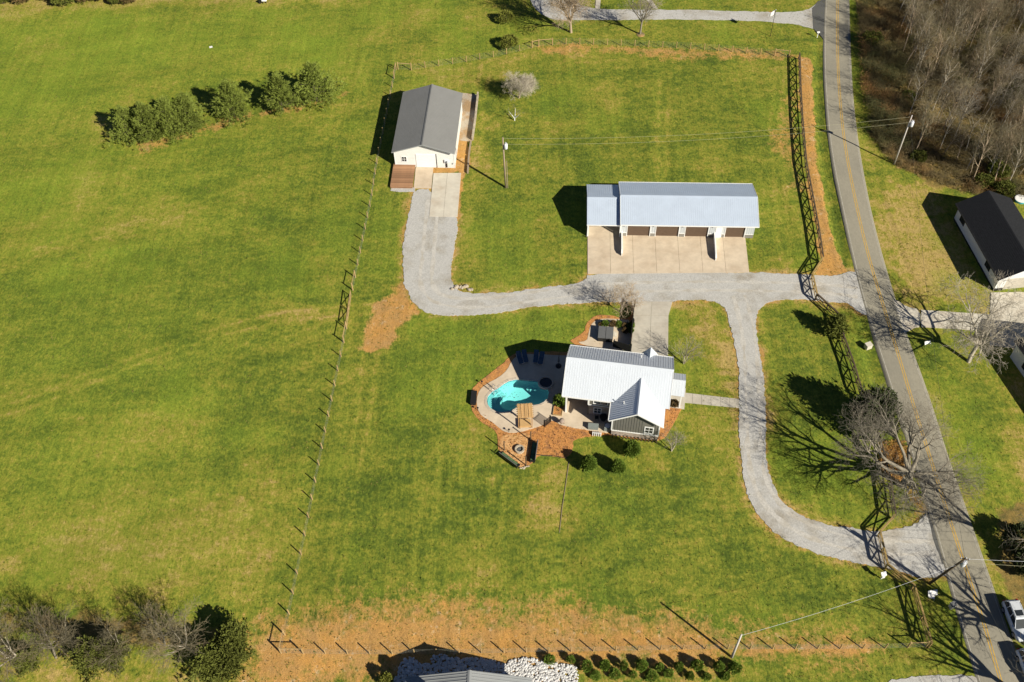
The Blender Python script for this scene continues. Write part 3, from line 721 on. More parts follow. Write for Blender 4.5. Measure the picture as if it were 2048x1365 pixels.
# ------------------------------------------------------------------ building helpers (local frame: u right, v back, z up)
def frame(name, label, cat, O, deg):
    return thing(name, label, cat, (O[0], O[1], 0), R(deg))
def ribbed(parent, name, e0, e1, r1, r0, m, pitch=.3, rh=.016, rw=.05, th=.05):
    """metal roof slope: eave e0-e1, ridge r0-r1, a thin sheet with raised ribs running down the slope"""
    e0, e1, r0, r1 = [Vector(q) for q in (e0, e1, r0, r1)]
    n = (e1 - e0).cross(r0 - e0).normalized()
    if n.z < 0: n = -n
    mb = MB(); mb.extr([e0, e1, r1, r0], -n * th)
    L_ = (e1 - e0).length; k = max(2, int(L_ / pitch)); t = (e1 - e0).normalized()
    for i in range(k + 1):
        s = min(max(i / k, rw / L_), 1 - rw / L_)
        a = e0.lerp(e1, s); b = r0.lerp(r1, s)
        mb.extr([a - t * rw / 2, a + t * rw / 2, a + t * rw * .25 + n * rh, a - t * rw * .25 + n * rh], b - a)
    return mb.build(name, m, parent)
def ridge_cap(parent, a, b, slope, m, w=.22):
    a = Vector(a); b = Vector(b); t = (b - a).normalized(); s = t.cross(Vector((0, 0, 1))).normalized()
    mb = MB()
    for sg in (1, -1):
        q = s * sg * w; mb.extr([a + Vector((0, 0, .05)), b + Vector((0, 0, .05)), b + q - Vector((0, 0, slope * w - .05)), a + q - Vector((0, 0, slope * w - .05))], (0, 0, .012 + .003 * sg))
    return mb.build('ridge_cap', m, parent)
def window(parent, p, right, upv, w, h, out, frame_m=None, cols=1, rows=2, fw=.09, name='window'):
    """framed window: p = lower left corner on the wall face; children frame pieces and panes"""
    right = Vector(right).normalized(); upv = Vector(upv).normalized(); out = Vector(out).normalized(); p = Vector(p)
    def bar(a0, a1, b0, b1, d):
        q = [p + right * x + upv * y for x, y in ((a0, b0), (a1, b0), (a1, b1), (a0, b1))]
        return MB().extr(q, out * d)
    fm = frame_m or M['white_trim']
    f = MB()
    for a0, a1, b0, b1 in ((-fw, w + fw, -fw, 0), (-fw, w + fw, h, h + fw), (-fw, 0, 0, h), (w, w + fw, 0, h)):
        q = [p + right * x + upv * y for x, y in ((a0, b0), (a1, b0), (a1, b1), (a0, b1))]; f.extr(q, out * .06)
    fo = f.build(name, fm, parent)
    pw = w / cols; ph = h / rows
    for i in range(cols):
        for j in range(rows):
            g = .022
            bar(i * pw + g, (i + 1) * pw - g, j * ph + g, (j + 1) * ph - g, .022).build('pane', M['glass'], fo)
    mm = MB()
    for i in range(1, cols):
        q = [p + right * x + upv * y for x, y in ((i * pw - .03, 0), (i * pw + .03, 0), (i * pw + .03, h), (i * pw - .03, h))]; mm.extr(q, out * .04)
    for j in range(1, rows):
        q = [p + right * x + upv * y for x, y in ((0, j * ph - .025), (w, j * ph - .025), (w, j * ph + .025), (0, j * ph + .025))]; mm.extr(q, out * .045)
    if mm.f: mm.build('muntin', fm, fo)
    return fo
def gable_wall(parent, u0, u1, v, ze, zr, th, m, z0=0, name='gable_wall'):
    um = (u0 + u1) / 2
    return MB().extr([(u0, v, z0), (u1, v, z0), (u1, v, ze), (um, v, zr), (u0, v, ze)], (0, th, 0)).build(name, m, parent)

# ------------------------------------------------------------------ four-bay metal garage
S = frame('metal_garage', 'long pale metal garage with four brown roll-up doors facing the concrete apron', 'garage', (16.2, 103.95), -3.3)
SL, SD, SE, SR = 19.95, 9.05, 3.3, 4.88
w0, w1, f0, f1 = .25, SL - .3, .95, SD - .35            # wall faces
sw = MB(); doors = [(1.15, 4.45), (5.35, 8.67), (9.66, 12.95), (15.5, 18.3)]
zt = SE - .12
prev = w0
for a, b in doors + [(w1, None)]:
    sw.box(prev, a, f0, f0 + .15, .0, zt); prev = b
for a, b in doors: sw.box(a, b, f0, f0 + .15, 2.75, zt)
sw.build('front_wall', M['galv_wall'], S)
MB().box(w0, w1, f1 - .15, f1, 0, zt).build('rear_wall', M['galv_wall'], S)
for u in (w0, w1 - .15):
    MB().extr([(u, f0 + .152, 0), (u, f1 - .152, 0), (u, f1 - .152, zt), (u, SD / 2, SR - .15), (u, f0 + .152, zt)], (.15, 0, 0)).build('gable_wall', M['galv_wall'], S)
rb = MB()                                                # wall ribs on the piers
u = w0 + .1
while u < w1:
    if not any(a - .12 < u < b + .12 for a, b in doors) and not 14.0 < u < 15.2: rb.box(u - .02, u + .02, f0 - .022, f0 - .001, .7, zt)
    u += .3
tag(rb.build('wall_ribs', M['galv_wall'], S), kind='stuff')
for a, b in [(w0, 1.05), (4.55, 5.25), (8.77, 9.56), (13.05, 13.95), (15.05, 15.4), (18.4, w1)]:
    MB().box(a, b, f0 - .03, f0 - .002, .02, .72).build('wainscot_panel', M['wainscot'], S)
    MB().box(a, b, f0 - .045, f0 - .002, .722, .80).build('wainscot_cap', M['white_trim'], S)
for a, b in doors:
    d = MB().box(a + .02, b - .02, f0 + .155, f0 + .17, .02, 2.74).build('roll_up_door', M['door_brown2'], S)
    for k in range(5):
        MB().box(a + .03, b - .03, f0 + .11, f0 + .153, .03 + k * .54, .03 + k * .54 + .515).build('door_panel', M['door_brown'], d)
    for k in range(4):
        x = a + .2 + k * (b - a - .4) / 4; MB().box(x + .08, x + (b - a - .4) / 4 - .08, f0 + .10, f0 + .109, 2.27, 2.58).build('pane', M['glass'], d)
    for x, s in ((a, 1), (b, -1)):                       # clipped upper corners of the opening
        MB().extr([(x, f0 - .02, 2.75), (x + s * .38, f0 - .02, 2.75), (x, f0 - .02, 2.37)], (0, .1, 0)).build('corner_brace', M['white_trim'], d)
    for q in ((a - .09, a - .001, 0, 2.84), (b + .001, b + .09, 0, 2.84), (a, b, 2.751, 2.84)):
        MB().box(q[0], q[1], f0 - .04, f0 - .002, q[2], q[3]).build('door_trim', M['white_trim'], d)
sd = MB().box(14.05, 14.95, f0 - .05, f0 - .002, .06, 2.15).build('entry_door', M['white_trim'], S)
MB().box(14.82, 14.88, f0 - .09, f0 - .052, 1.0, 1.08).build('handle', M['steel'], sd)
for x in (.6, 4.9, 9.15, 13.5):
    l = MB().box(x - .07, x + .07, f0 - .16, f0 - .003, 2.12, 2.42).build('wall_lamp', M['black_metal'], S, bevel=.02)
    MB().box(x - .11, x + .11, f0 - .22, f0 - .003, 2.425, 2.46).build('lamp_hood', M['black_metal'], l)
ribbed(S, 'roof_slope', (0, 0, SE), (SL, 0, SE), (SL, SD / 2, SR), (0, SD / 2, SR), M['galv_roof'])
ribbed(S, 'roof_slope', (0, SD, SE), (SL, SD, SE), (SL, SD / 2 + .002, SR), (0, SD / 2 + .002, SR), M['galv_roof'])
ridge_cap(S, (0, SD / 2, SR), (SL, SD / 2, SR), .35, M['galv_roof'])
for v in (-.10, SD + .002):
    MB().box(-.02, SL + .02, v, v + .098, SE - .13, SE + .012).build('gutter', M['white_trim'], S)
for x in (-.03, SL + .005):
    t = MB()
    for a, b in (((x, 0, SE - .06), (x, SD / 2, SR - .06)), ((x, SD, SE - .06), (x, SD / 2, SR - .06))): t.beam(a, b, .05, .18)
    t.build('rake_trim', M['white_trim'], S)
# open carport bay on the left end
c0, ce, cr = -4.85, 2.85, 4.35
ribbed(S, 'carport_roof', (c0, .35, ce), (.18, .35, ce), (.18, SD / 2, cr), (c0, SD / 2, cr), M['galv_roof'])
ribbed(S, 'carport_roof', (c0, SD - .1, ce), (.18, SD - .1, ce), (.18, SD / 2 + .002, cr), (c0, SD / 2 + .002, cr), M['galv_roof'])
ridge_cap(S, (c0, SD / 2, cr), (.15, SD / 2, cr), .35, M['galv_roof'])
MB().box(c0 - .02, .2, .26, .345, ce - .12, ce + .01).build('gutter', M['white_trim'], S)
MB().extr([(c0 + .15, .95, 0), (c0 + .15, SD - .5, 0), (c0 + .15, SD - .5, ce - .1), (c0 + .15, SD / 2, cr - .14), (c0 + .15, .95, ce - .1)], (.12, 0, 0)).build('carport_end_wall', M['white_wall'], S)
MB().box(c0 + .15, .2, SD - .65, SD - .5, 0, ce - .12).build('carport_rear_wall', M['galv_wall'], S)
MB().box(c0 + .10, c0 + .30, .75, .94, 0, ce - .1).build('carport_post', M['white_trim'], S)
MB().box(.0, .22, .70, .94, 0, ce - .1).build('carport_post', M['white_trim'], S)
MB().lathe([(.06, 0), (.07, .2), (.05, .42), (.02, .45)], c0 - .05, .6, 8).build('hose_bib', M['black_metal'], S)
# low wing walls that divide the apron
for n_, (a, b) in enumerate(((G(1243, 473), G(1243.2, 513)), (G(1427.5, 473), G(1431, 522.5)))):
    th_ = thing('wing_wall', ['low white wing wall on the apron beside the carport bay', 'low white wing wall on the apron left of the white entry door'][n_], 'wall', (a.x, a.y, 0), math.atan2(b.y - a.y, b.x - a.x), 'wing walls on the apron')
    L_ = (b - a).length
    MB().extr([(0, -.07, .05), (L_, -.07, .05), (L_, -.07, .62), (L_ - .5, -.07, .85), (0, -.07, 1.0)], (0, .14, 0)).build('panel', M['white_wall'], th_)
    MB().extr([(-.0, -.10, 1.003), (L_ - .5, -.10, .853), (L_ + .02, -.10, .623), (L_ + .02, -.10, .66), (L_ - .5, -.10, .90), (0, -.10, 1.05)], (0, .20, 0)).build('cap', M['white_trim'], th_)

# ------------------------------------------------------------------ grey-roofed barn
B = frame('white_barn', 'white barn with dark grey gable roof behind its wooden deck', 'barn', (-17.97, 120.77), -4.2)
BL, BD, BE, BR_ = 9.88, 14.95, 3.6, 5.25
a0, a1, b0, b1 = .22, BL - .22, .75, BD - .35
gable_wall(B, a0, a1, b0, BE - .02, BR_ - .18, .15, M['white_wall'], name='front_wall')
gable_wall(B, a0, a1, b1 - .15, BE - .02, BR_ - .18, .15, M['white_wall'], name='rear_wall')
for u in (a0, a1 - .15): MB().box(u, u + .15, b0 + .152, b1 - .152, 0, BE - .05).build('side_wall', M['white_wall'], B)
lap = MB()
z = .35
while z < BE - .1:
    lap.box(a0 + .03, 3.55, b0 - .018, b0 - .002, z, z + .025); lap.box(6.75, a1 - .03, b0 - .018, b0 - .002, z, z + .025); z += .30
tag(lap.build('siding_laps', M['white_wall'], B), kind='stuff')
for r_ in (((0, 0, BE), (0, BD, BE), (BL / 2, BD, BR_), (BL / 2, 0, BR_)), ((BL, 0, BE), (BL, BD, BE), (BL / 2 + .002, BD, BR_), (BL / 2 + .002, 0, BR_))):
    ribbed(B, 'roof_slope', r_[0], r_[1], r_[2], r_[3], M['grey_roof'], pitch=.3)
ridge_cap(B, (BL / 2, 0, BR_), (BL / 2, BD, BR_), .33, M['grey_roof'])
t = MB()
for s in (0, BL): t.beam((s, -.03, BE - .07), (BL / 2, -.03, BR_ - .07), .04, .16)
t.build('rake_trim', M['grey_roof_pale'], B)
d = MB().box(3.55, 6.75, b0 - .04, b0 - .002, .08, 2.75).build('roll_up_door', M['white_trim'], B)
for k in range(5): MB().box(3.6, 6.7, b0 - .07, b0 - .042, .10 + k * .53, .10 + k * .53 + .505).build('door_panel', M['white_trim'], d)
MB().box(6.76, 6.86, b0 - .09, b0 - .002, .08, 2.8).build('door_track', M['black_metal'], d)
window(B, (1.35, b0 - .001, 1.15), (1, 0, 0), (0, 0, 1), .72, .95, (0, -1, 0), M['white_trim'], 2, 2, .06)
mt = MB().box(8.05, 8.75, b0 - .22, b0 - .003, 1.15, 1.75).build('meter_box', M['insulator'], B, bevel=.02)
MB().box(8.28, 8.48, b0 - .14, b0 - .003, .2, 1.148).build('conduit', M['black_metal'], mt)
MB().lathe([(.12, 0), (.12, .12), (.05, .14)], 8.4, b0 - .30, 10).build('meter_dial', M['black_metal'], mt, loc=(0, 0, 1.4))
MB().box(9.25, 9.4, b0 - .1, b0 - .003, .8, 1.05).build('outlet_box', M['plastic_grey'], B)
for u in (a0 - .03, a1 - .09): MB().box(u, u + .12, b0 - .035, b0 - .003, 0, BE - .1).build('corner_trim', M['white_trim'], B)

# deck in front of the barn
dq = [G(779.5, 377.5), G(827, 377.5), G(832, 331.5), G(790.5, 331)]
DK = thing('wooden_deck', 'low brown plank deck against the front of the white barn', 'deck', tuple(dq[0].lerp(dq[2], .5)), R(-3))
dkc = dq[0].lerp(dq[2], .5); ca, sa = math.cos(R(-3)), math.sin(R(-3))
loc = [((q - dkc).x * ca + (q - dkc).y * sa, -(q - dkc).x * sa + (q - dkc).y * ca) for q in dq]
x0 = min(l[0] for l in loc) + .1; x1 = max(l[0] for l in loc) - .1; y0 = min(l[1] for l in loc); y1 = max(l[1] for l in loc)
npk = 26; pw = (y1 - y0) / npk
pm = MB().box(x0, x1, 0, pw - .022, .40, .45).mesh('plank', M['deck_wood'])
for k in range(npk):
    add('plank', pm, DK, (random.Random(k).uniform(-.01, .01), y0 + k * pw, random.Random(k + 50).uniform(-.006, .006)))
MB().box(x0 + .03, x1 - .03, y0 + .02, y0 + .06, .03, .392).build('skirt_board', M['deck_wood'], DK)
MB().box(x0 + .03, x0 + .07, y0 + .062, y1, .03, .392).build('skirt_board', M['deck_wood'], DK)
for x in (x0 + .2, (x0 + x1) / 2, x1 - .2): MB().box(x - .06, x + .06, y0 + .2, y0 + .32, 0, .39).build('post', M['deck_wood'], DK)

# timber retaining wall along the barn yard
RWp = [G(956, 192), G(951, 240), G(945, 282)]; RWq = [G(942, 284), G(938, 312), G(935.5, 348)]
for n_, l in enumerate((RWp, RWq)):
    th_ = thing('retaining_wall', ['dark block retaining wall along the gravel beside the barn', 'low timber retaining wall along the orange soil beside the barn'][n_], 'wall', tuple(l[0]), 0)
    hgt = .85 if n_ == 0 else .45
    for i in range(len(l) - 1):
        a = l[i] - l[0]; b = l[i + 1] - l[0]; k = int((b - a).length / .6); nc = 3 if n_ == 0 else 2
        for c in range(nc):
            for j in range(k):
                p = a.lerp(b, (j + (c % 2) * .5) / k); q = a.lerp(b, min(1, (j + (c % 2) * .5 + .96) / k))
                MB().beam(p + Vector((0, 0, hgt * (c + .5) / nc)), q + Vector((0, 0, hgt * (c + .5) / nc)), .24, hgt / nc - .015).build('block', M['fieldstone'] if n_ == 0 else M['pole_wood'], th_)

# ------------------------------------------------------------------ main house
HO = (6.1, 73.1); HA = -10.6
H = frame('white_roof_house', 'house with bright white metal roof between the pool and the drive loop', 'house', HO, HA)
HL, HD, HE, HR = 13.35, 8.15, 4.3, 7.0
ribbed(H, 'roof_slope', (0, 0, HE), (HL, 0, HE), (HL, HD / 2, HR), (0, HD / 2, HR), M['white_roof'], pitch=.31)
ribbed(H, 'roof_slope', (0, HD, HE), (HL, HD, HE), (HL, HD / 2 + .002, HR), (0, HD / 2 + .002, HR), M['white_roof'], pitch=.31, rw=.05, rh=.022)
ridge_cap(H, (0, HD / 2, HR), (HL, HD / 2, HR), .66, M['white_roof'])
bx0, bx1, by0, by1 = 3.3, 12.9, .62, 7.6
hw = MB().box(bx0, bx1, by0, by0 + .18, 0, HE + .1).build('front_wall', M['olive_siding'], H)
MB().box(bx0, bx1, by1 - .18, by1, 0, HE + .1).build('rear_wall', M['olive_siding'], H)
for u in (bx0, bx1 - .18): MB().extr([(u, by0 + .182, 0), (u, by1 - .182, 0), (u, by1 - .182, HE + .2), (u, HD / 2, HR - .2), (u, by0 + .182, HE + .2)], (.18, 0, 0)).build('gable_wall', M['olive_siding'], H)
u = bx0 + .2
while u < 6.4:
    if not 3.85 < u < 5.85: MB().box(u - .025, u + .025, by0 - .03, by0 - .002, 2.35, HE).build('batten', M['olive_siding'], H)
    u += .32
MB().box(bx0 - .02, 6.55, by0 - .05, by0 - .002, 2.18, 2.33).build('trim_band', M['white_trim'], H)
MB().box(bx0 - .08, bx0 + .14, by0 - .06, by0 + .12, 2.331, HE).build('corner_board', M['white_trim'], H)
st = MB().box(bx0 + .15, 6.55, by0 - .035, by0 - .003, .02, 2.178).build('stone_veneer', M['mortar'], H)
rr = random.Random(4); sm = MB().box(0, 1, -.025, 0, 0, 1).mesh('stone', M['stone'])
def stonework(parent, u0, u1, v, z0, z1, course=.19):
    z = z0
    while z < z1 - .05:
        h_ = min(course * rr.uniform(.8, 1.2), z1 - z); x = u0
        while x < u1 - .05:
            l_ = min(rr.uniform(.25, .6), u1 - x)
            o = add('stone', sm, parent, (x + .008, v - rr.uniform(0, .012), z + .008)); o.scale = (l_ - .016, 1, h_ - .016); x += l_
        z += h_
stonework(st, bx0 + .16, 6.5, by0 - .036, .03, 2.16, .27)
window(H, (4.0, by0 - .03, 2.75), (1, 0, 0), (0, 0, 1), 1.7, 1.15, (0, -1, 0), None, 2, 2, .12)
window(H, (4.1, by0 - .062, .75), (1, 0, 0), (0, 0, 1), .85, 1.05, (0, -1, 0), None, 2, 2, .09)
# open porch on the pool end
for v in (.55, HD - .6):
    for u in ((.5,) if v < 1 else (.5,)):
        MB().box(u - .09, u + .09, v - .09, v + .09, .05, HE - .12).build('porch_post', M['white_trim'], H)
MB().box(.4, .6, .64, HD - .69, HE - .35, HE - .12).build('porch_beam', M['white_trim'], H)
MB().box(.4, bx0 - .02, .46, .64, HE - .35, HE - .13).build('porch_beam', M['white_trim'], H)
tr = MB().beam((.5, HD / 2, HE - .1), (.5, HD / 2, HR - .15), .14, .14)
for s in (1, -1): tr.beam((.5, HD / 2, HE + .2), (.5, HD / 2 + s * 1.9, HE + 1.2), .12, .12).beam((.5, HD / 2 + s * 1.9, HE - .1), (.5, HD / 2 + s * 1.9, HE + 1.25), .12, .12)
tr.build('gable_truss', M['white_trim'], H)
MB().box(.42, .54, 2.0, HD - .72, .06, HE - .36).build('porch_end_wall', M['olive_siding'], H)
MB().beam((.5, .66, 2.6), (.5, 1.95, 3.7), .1, .1).build('porch_brace', M['white_trim'], H)
MB().box(.42, .56, .66, 2.0, 2.35, 2.5).build('porch_rail', M['white_trim'], H)
MB().box(.42, .56, .66, 2.0, .06, 1.0).build('porch_half_wall', M['stone'], H)
MB().box(.7, bx0 - .05, .66, HD - .7, HE + .02, HE + .08).build('porch_ceiling', M['deck_wood'], H)
MB().box(.7, bx0 - .1, 3.2, 3.55, .09, .75).build('masonry_bench', M['concrete_grey'], H)
for v in (-.10, HD + .002): MB().box(-.02, HL + .02 if v > 0 else 6.0, v, v + .098, HE - .14, HE + .015).build('gutter', M['white_trim'], H)
for x in (-.035, HL + .005):
    t = MB()
    for vv in (0, HD): t.beam((x, vv, HE - .07), (x, HD / 2, HR - .07), .05, .2)
    t.build('rake_trim', M['white_trim'], H)
# front gable wing
WL, WR, WF, WB, WE, WRg = 6.15, 12.88, -2.68, 3.0, 4.1, 6.2
wm = (WL + WR) / 2
wsl = (WRg - WE) / (wm - WL)
ribbed(H, 'wing_roof', (WL, WF, WE), (WL, WB, WE), (wm, WB, WRg), (wm, WF, WRg), M['white_roof'], pitch=.3, rw=.05, rh=.022)
ribbed(H, 'wing_roof', (WR, WF, WE), (WR, WB, WE), (wm + .002, WB, WRg), (wm + .002, WF, WRg), M['white_roof'], pitch=.3)
ridge_cap(H, (wm, WF, WRg), (wm, WB - .2, WRg), wsl, M['white_roof'], .18)
t = MB()
for s in (WL, WR): t.beam((s, WF - .03, WE - .08), (wm, WF - .03, WRg - .08), .05, .2)
t.build('rake_trim', M['white_trim'], H)
MB().box(WL - .11, WL - .012, WF, .3, WE - .14, WE + .01).build('gutter', M['white_trim'], H)
wv = -1.95; wx0, wx1 = WL + .42, WR - .42
wg = MB().extr([(wx0, wv, 0), (wx1, wv, 0), (wx1, wv, WE + .12), (wm, wv, WRg - .12), (wx0, wv, WE + .12)], (0, .18, 0)).build('wing_gable', M['olive_siding'], H)
for u in (wx0, wx1 - .18): MB().box(u, u + .18, wv + .182, by0, 0, WE + .1).build('wing_wall', M['olive_siding'], H)
u = wx0 + .12
while u < wx1:
    zt_ = WE + .12 + wsl * (min(u - wx0, wx1 - u)) - .1
    if not 10.6 < u < 11.8: MB().box(u - .03, u + .03, wv - .04, wv - .002, 1.13, zt_).build('batten', M['olive_siding'], H)
    u += .33
MB().box(wx0, wx1, wv - .09, wv - .002, 1.0, 1.12).build('trim_band', M['white_trim'], H)
sv = MB().box(wx0, wx1, wv - .045, wv - .002, .02, .995).build('stone_veneer', M['mortar'], H)
stonework(sv, wx0 + .01, wx1 - .02, wv - .046, .03, .98, .2)
for u in (wx0 - .06, wx1 - .10): MB().box(u, u + .16, wv - .06, wv + .10, 1.121, WE + .05).build('corner_board', M['white_trim'], H)
window(H, (10.75, wv - .012, 1.45), (1, 0, 0), (0, 0, 1), .92, 1.15, (0, -1, 0), None, 2, 2, .13)
# side entry porch
PE, PRg = 3.0, 3.95
ribbed(H, 'porch_roof', (13.36, 3.1, PE), (15.15, 3.1, PE), (15.15, 4.9, PRg), (13.36, 4.9, PRg), M['white_roof'])
ribbed(H, 'porch_roof', (13.36, 6.7, PE), (15.15, 6.7, PE), (15.15, 4.902, PRg), (13.36, 4.902, PRg), M['white_roof'], rw=.05, rh=.022)
ridge_cap(H, (13.36, 4.9, PRg), (15.15, 4.9, PRg), .5, M['white_roof'], .15)
for v in (3.45, 6.35): MB().box(14.75, 14.93, v - .09, v + .09, .1, PE + .05).build('porch_post', M['white_trim'], H)
MB().box(12.95, 15.5, 3.3, 6.6, .0, .14).build('porch_floor', M['concrete_grey'], H)
dd = MB().box(12.902, 12.96, 4.4, 5.4, .15, 2.25).build('front_door', M['white_trim'], H)
MB().box(12.962, 13.0, 4.5, 4.56, 1.1, 1.2).build('handle', M['steel'], dd)
# gablet over the rear entry
ribbed(H, 'gablet_roof', (9.25, 8.9, 3.55), (9.25, 6.6, 3.55), (10.33, 6.6, 4.95), (10.33, 8.9, 4.95), M['white_roof'])
ribbed(H, 'gablet_roof', (11.42, 8.9, 3.55), (11.42, 6.6, 3.55), (10.332, 6.6, 4.95), (10.332, 8.9, 4.95), M['white_roof'])
for u in (9.5, 11.17): MB().box(u - .07, u + .07, 8.55, 8.69, .05, 3.75).build('porch_post', M['white_trim'], H)
for u, v, zz in ((7.72, -.6, WE + wsl * 1.57), (9.24, 6.75, HE + .66 * 1.4)):
    MB().lathe([(.05, 0), (.05, .42), (.07, .43), (.07, .5)], u, v, 8).build('vent_pipe', M['white_trim'], H, loc=(0, 0, zz - .02))

# ------------------------------------------------------------------ neighbours
K = frame('black_roof_house', 'white house with black shingle roof across the road near the wood', 'house', (67.33, 91.64), 5.4)
# eave (left) runs up the +v axis from the front corner
KD, KE, KRg, KW = 15.4, 2.9, 5.0, 8.4
def shingle(parent, e0, e1, r1, r0, m, rows=14, th=.05):
    e0, e1, r0, r1 = [Vector(q) for q in (e0, e1, r0, r1)]
    n = (e1 - e0).cross(r0 - e0).normalized()
    if n.z < 0: n = -n
    mb = MB()
    for i in range(rows):
        a, b = i / rows, (i + 1.12) / rows
        p = [e0.lerp(r0, a) + n * .03, e1.lerp(r1, a) + n * .03, e1.lerp(r1, min(b, 1)), e0.lerp(r0, min(b, 1))]
        mb.extr(p, -n * th)
    return mb.build('roof_slope', m, parent)
shingle(K, (0, 0, KE), (0, KD, KE), (KW / 2, KD, KRg), (KW / 2, 0, KRg), M['black_shingle'], 18)
shingle(K, (KW, 0, KE), (KW, KD, KE), (KW / 2 + .002, KD, KRg), (KW / 2 + .002, 0, KRg), M['black_shingle'], 18)
MB().box(.45, .6, .75, KD - .4, .3, KE).build('side_wall', M['white_wall'], K)
MB().box(.44, .61, .75, KD - .4, 0, .298).build('foundation', M['black_metal'], K)
MB().box(KW - .6, KW - .45, .75, KD - .4, 0, KE).build('side_wall', M['white_wall'], K)
gable_wall(K, .45, KW - .45, KD - .55, KE - .05, KRg - .2, .15, M['white_wall'], name='rear_wall')
MB().extr([(.45, .6, 0), (1.7, .6, 0), (1.7, .6, 2.3), (KW - 1.7, .6, 2.3), (KW - 1.7, .6, 0), (KW - .45, .6, 0), (KW - .45, .6, KE - .05), (KW / 2, .6, KRg - .2), (.45, .6, KE - .05)], (0, .148, 0)).build('front_wall', M['white_wall'], K)
kd = MB().box(1.7, KW - 1.7, .70, .74, .02, 2.3).build('garage_door', M['concrete_grey'], K)
for k in range(4): MB().box(1.75, KW - 1.75, .66, .698, .05 + k * .56, .05 + k * .56 + .53).build('door_panel', M['concrete_grey'], kd)
MB().box(.43, 1.69, .56, .598, 0, .5).build('wainscot_panel', M['black_metal'], K)
for v in (3.2, 12.3):
    for q in (0, .75): window(K, (.449, v + q + .6, 1.25), (0, -1, 0), (0, 0, 1), .6, .95, (-1, 0, 0), M['black_metal'], 1, 2, .05)
for u in (0,):
    MB().box(-.12, -.012, 0, KD, KE - .12, KE + .01).build('gutter', M['black_metal'], K)
t = MB()
for s in (0, KW): t.beam((s, -.03, KE - .06), (KW / 2, -.03, KRg - .06), .04, .2)
t.build('rake_trim', M['white_trim'], K)

E2 = frame('grey_roof_house', 'white house with dark roof at the right edge behind the spreading bare tree', 'house', (67.8, 73.2), 12)
shingle(E2, (-.4, -9, 3.0), (-.4, 8, 3.0), (4.3, 8, 5.2), (4.3, -9, 5.2), M['black_shingle'], 18)
shingle(E2, (9, -9, 3.0), (9, 8, 3.0), (4.302, 8, 5.2), (4.302, -9, 5.2), M['black_shingle'], 18)
MB().box(0, .15, -8.6, 7.6, 0, 3.0).build('side_wall', M['white_wall'], E2)
MB().box(8.4, 8.55, -8.6, 7.6, 0, 3.0).build('side_wall', M['white_wall'], E2)
gable_wall(E2, .15, 8.4, 7.45, 2.95, 5.05, .148, M['white_wall'])
gable_wall(E2, .15, 8.4, -8.6, 2.95, 5.05, .148, M['white_wall'])
window(E2, (-.001, 5.2, .9), (0, -1, 0), (0, 0, 1), 1.4, 1.4, (-1, 0, 0), M['black_metal'], 2, 2, .06)
window(E2, (-.001, 1.2, .9), (0, -1, 0), (0, 0, 1), 1.4, 1.4, (-1, 0, 0), M['black_metal'], 2, 2, .06)

# bottom neighbour: grey ribbed roof whose gable end faces the fence
q_r = G(939.5, 1340.8, 4.7); q_l = G(815.5, 1339.7, 2.9); q_e = G(1040, 1361, 2.9)
N_ = frame('ribbed_roof_house', 'house with grey ribbed metal roof among white stones at the bottom edge', 'house', (q_r.x, q_r.y), -2)
nl, nr = q_l.x - q_r.x - .2, 6.4
ribbed(N_, 'roof_slope', (nl, 0, 2.7), (nl, -14, 2.7), (0, -14, 4.7), (0, 0, 4.7), M['grey_roof_pale'], pitch=.33, rw=.09, rh=.05)
ribbed(N_, 'roof_slope', (nr, 0, 2.7), (nr, -14, 2.7), (.002, -14, 4.7), (.002, 0, 4.7), M['grey_roof_pale'], pitch=.33, rw=.09, rh=.05)
ridge_cap(N_, (0, 0, 4.7), (0, -14, 4.7), .31, M['grey_roof_pale'])
MB().extr([(nl + .4, -.5, 0), (nr - .4, -.5, 0), (nr - .4, -.5, 2.7), (0, -.5, 4.5), (nl + .4, -.5, 2.7)], (0, -.15, 0)).build('gable_wall', M['white_wall'], N_)
for u in (nl + .4, nr - .55): MB().box(u, u + .15, -13.6, -.652, 0, 2.7).build('side_wall', M['white_wall'], N_)
MB().box(-3.4, -2.5, -3.4, -2.6, 2.8, 6.0).build('unseen_shadow_block', M['stone'], N_)  # unseen block added below the frame to throw a shadow band on the roof
# ------------------------------------------------------------------ wire fences
def arc_points(l, step):
    out = [(l[0], 0)]; acc = 0.0; nxt = step
    for i in range(len(l) - 1):
        a, b = l[i], l[i + 1]; d = (b - a).length
        while nxt <= acc + d + 1e-6:
            out.append((a.lerp(b, (nxt - acc) / d), nxt)); nxt += step
        acc += d
    return [p for p, _ in out], acc
post_round = MB().tube([(0, 0, -.3), (0, 0, 1.28)], [.075, .07], 8).mesh('post', M['fence_wood'])
post_corner = MB().tube([(0, 0, -.3), (0, 0, 1.5)], [.10, .09], 8).mesh('post', M['fence_wood'])
def woven(name, l, parent, o0, h=1.15):
    """woven field wire: line wires and stay wires"""
    P0 = []; P1 = []
    for i in range(len(l) - 1):
        a = l[i] - o0; b = l[i + 1] - o0; n = max(1, int((b - a).length / .3))
        for zz in (.06, .18, .32, .48, .66, .86, 1.06, 1.2): P0.append((a.x, a.y, zz)); P1.append((b.x, b.y, zz))
        for k in range(n):
            p = a.lerp(b, k / n); P0.append((p.x, p.y, .06)); P1.append((p.x, p.y, 1.06))
    V, F = tubes(np.array(P0), np.array(P1), np.full(len(P0), .0035), np.full(len(P0), .0035), 3)
    o = add(name, npmesh(name, V, F, M['mesh_wire']), parent); o['kind'] = 'stuff'
    return o
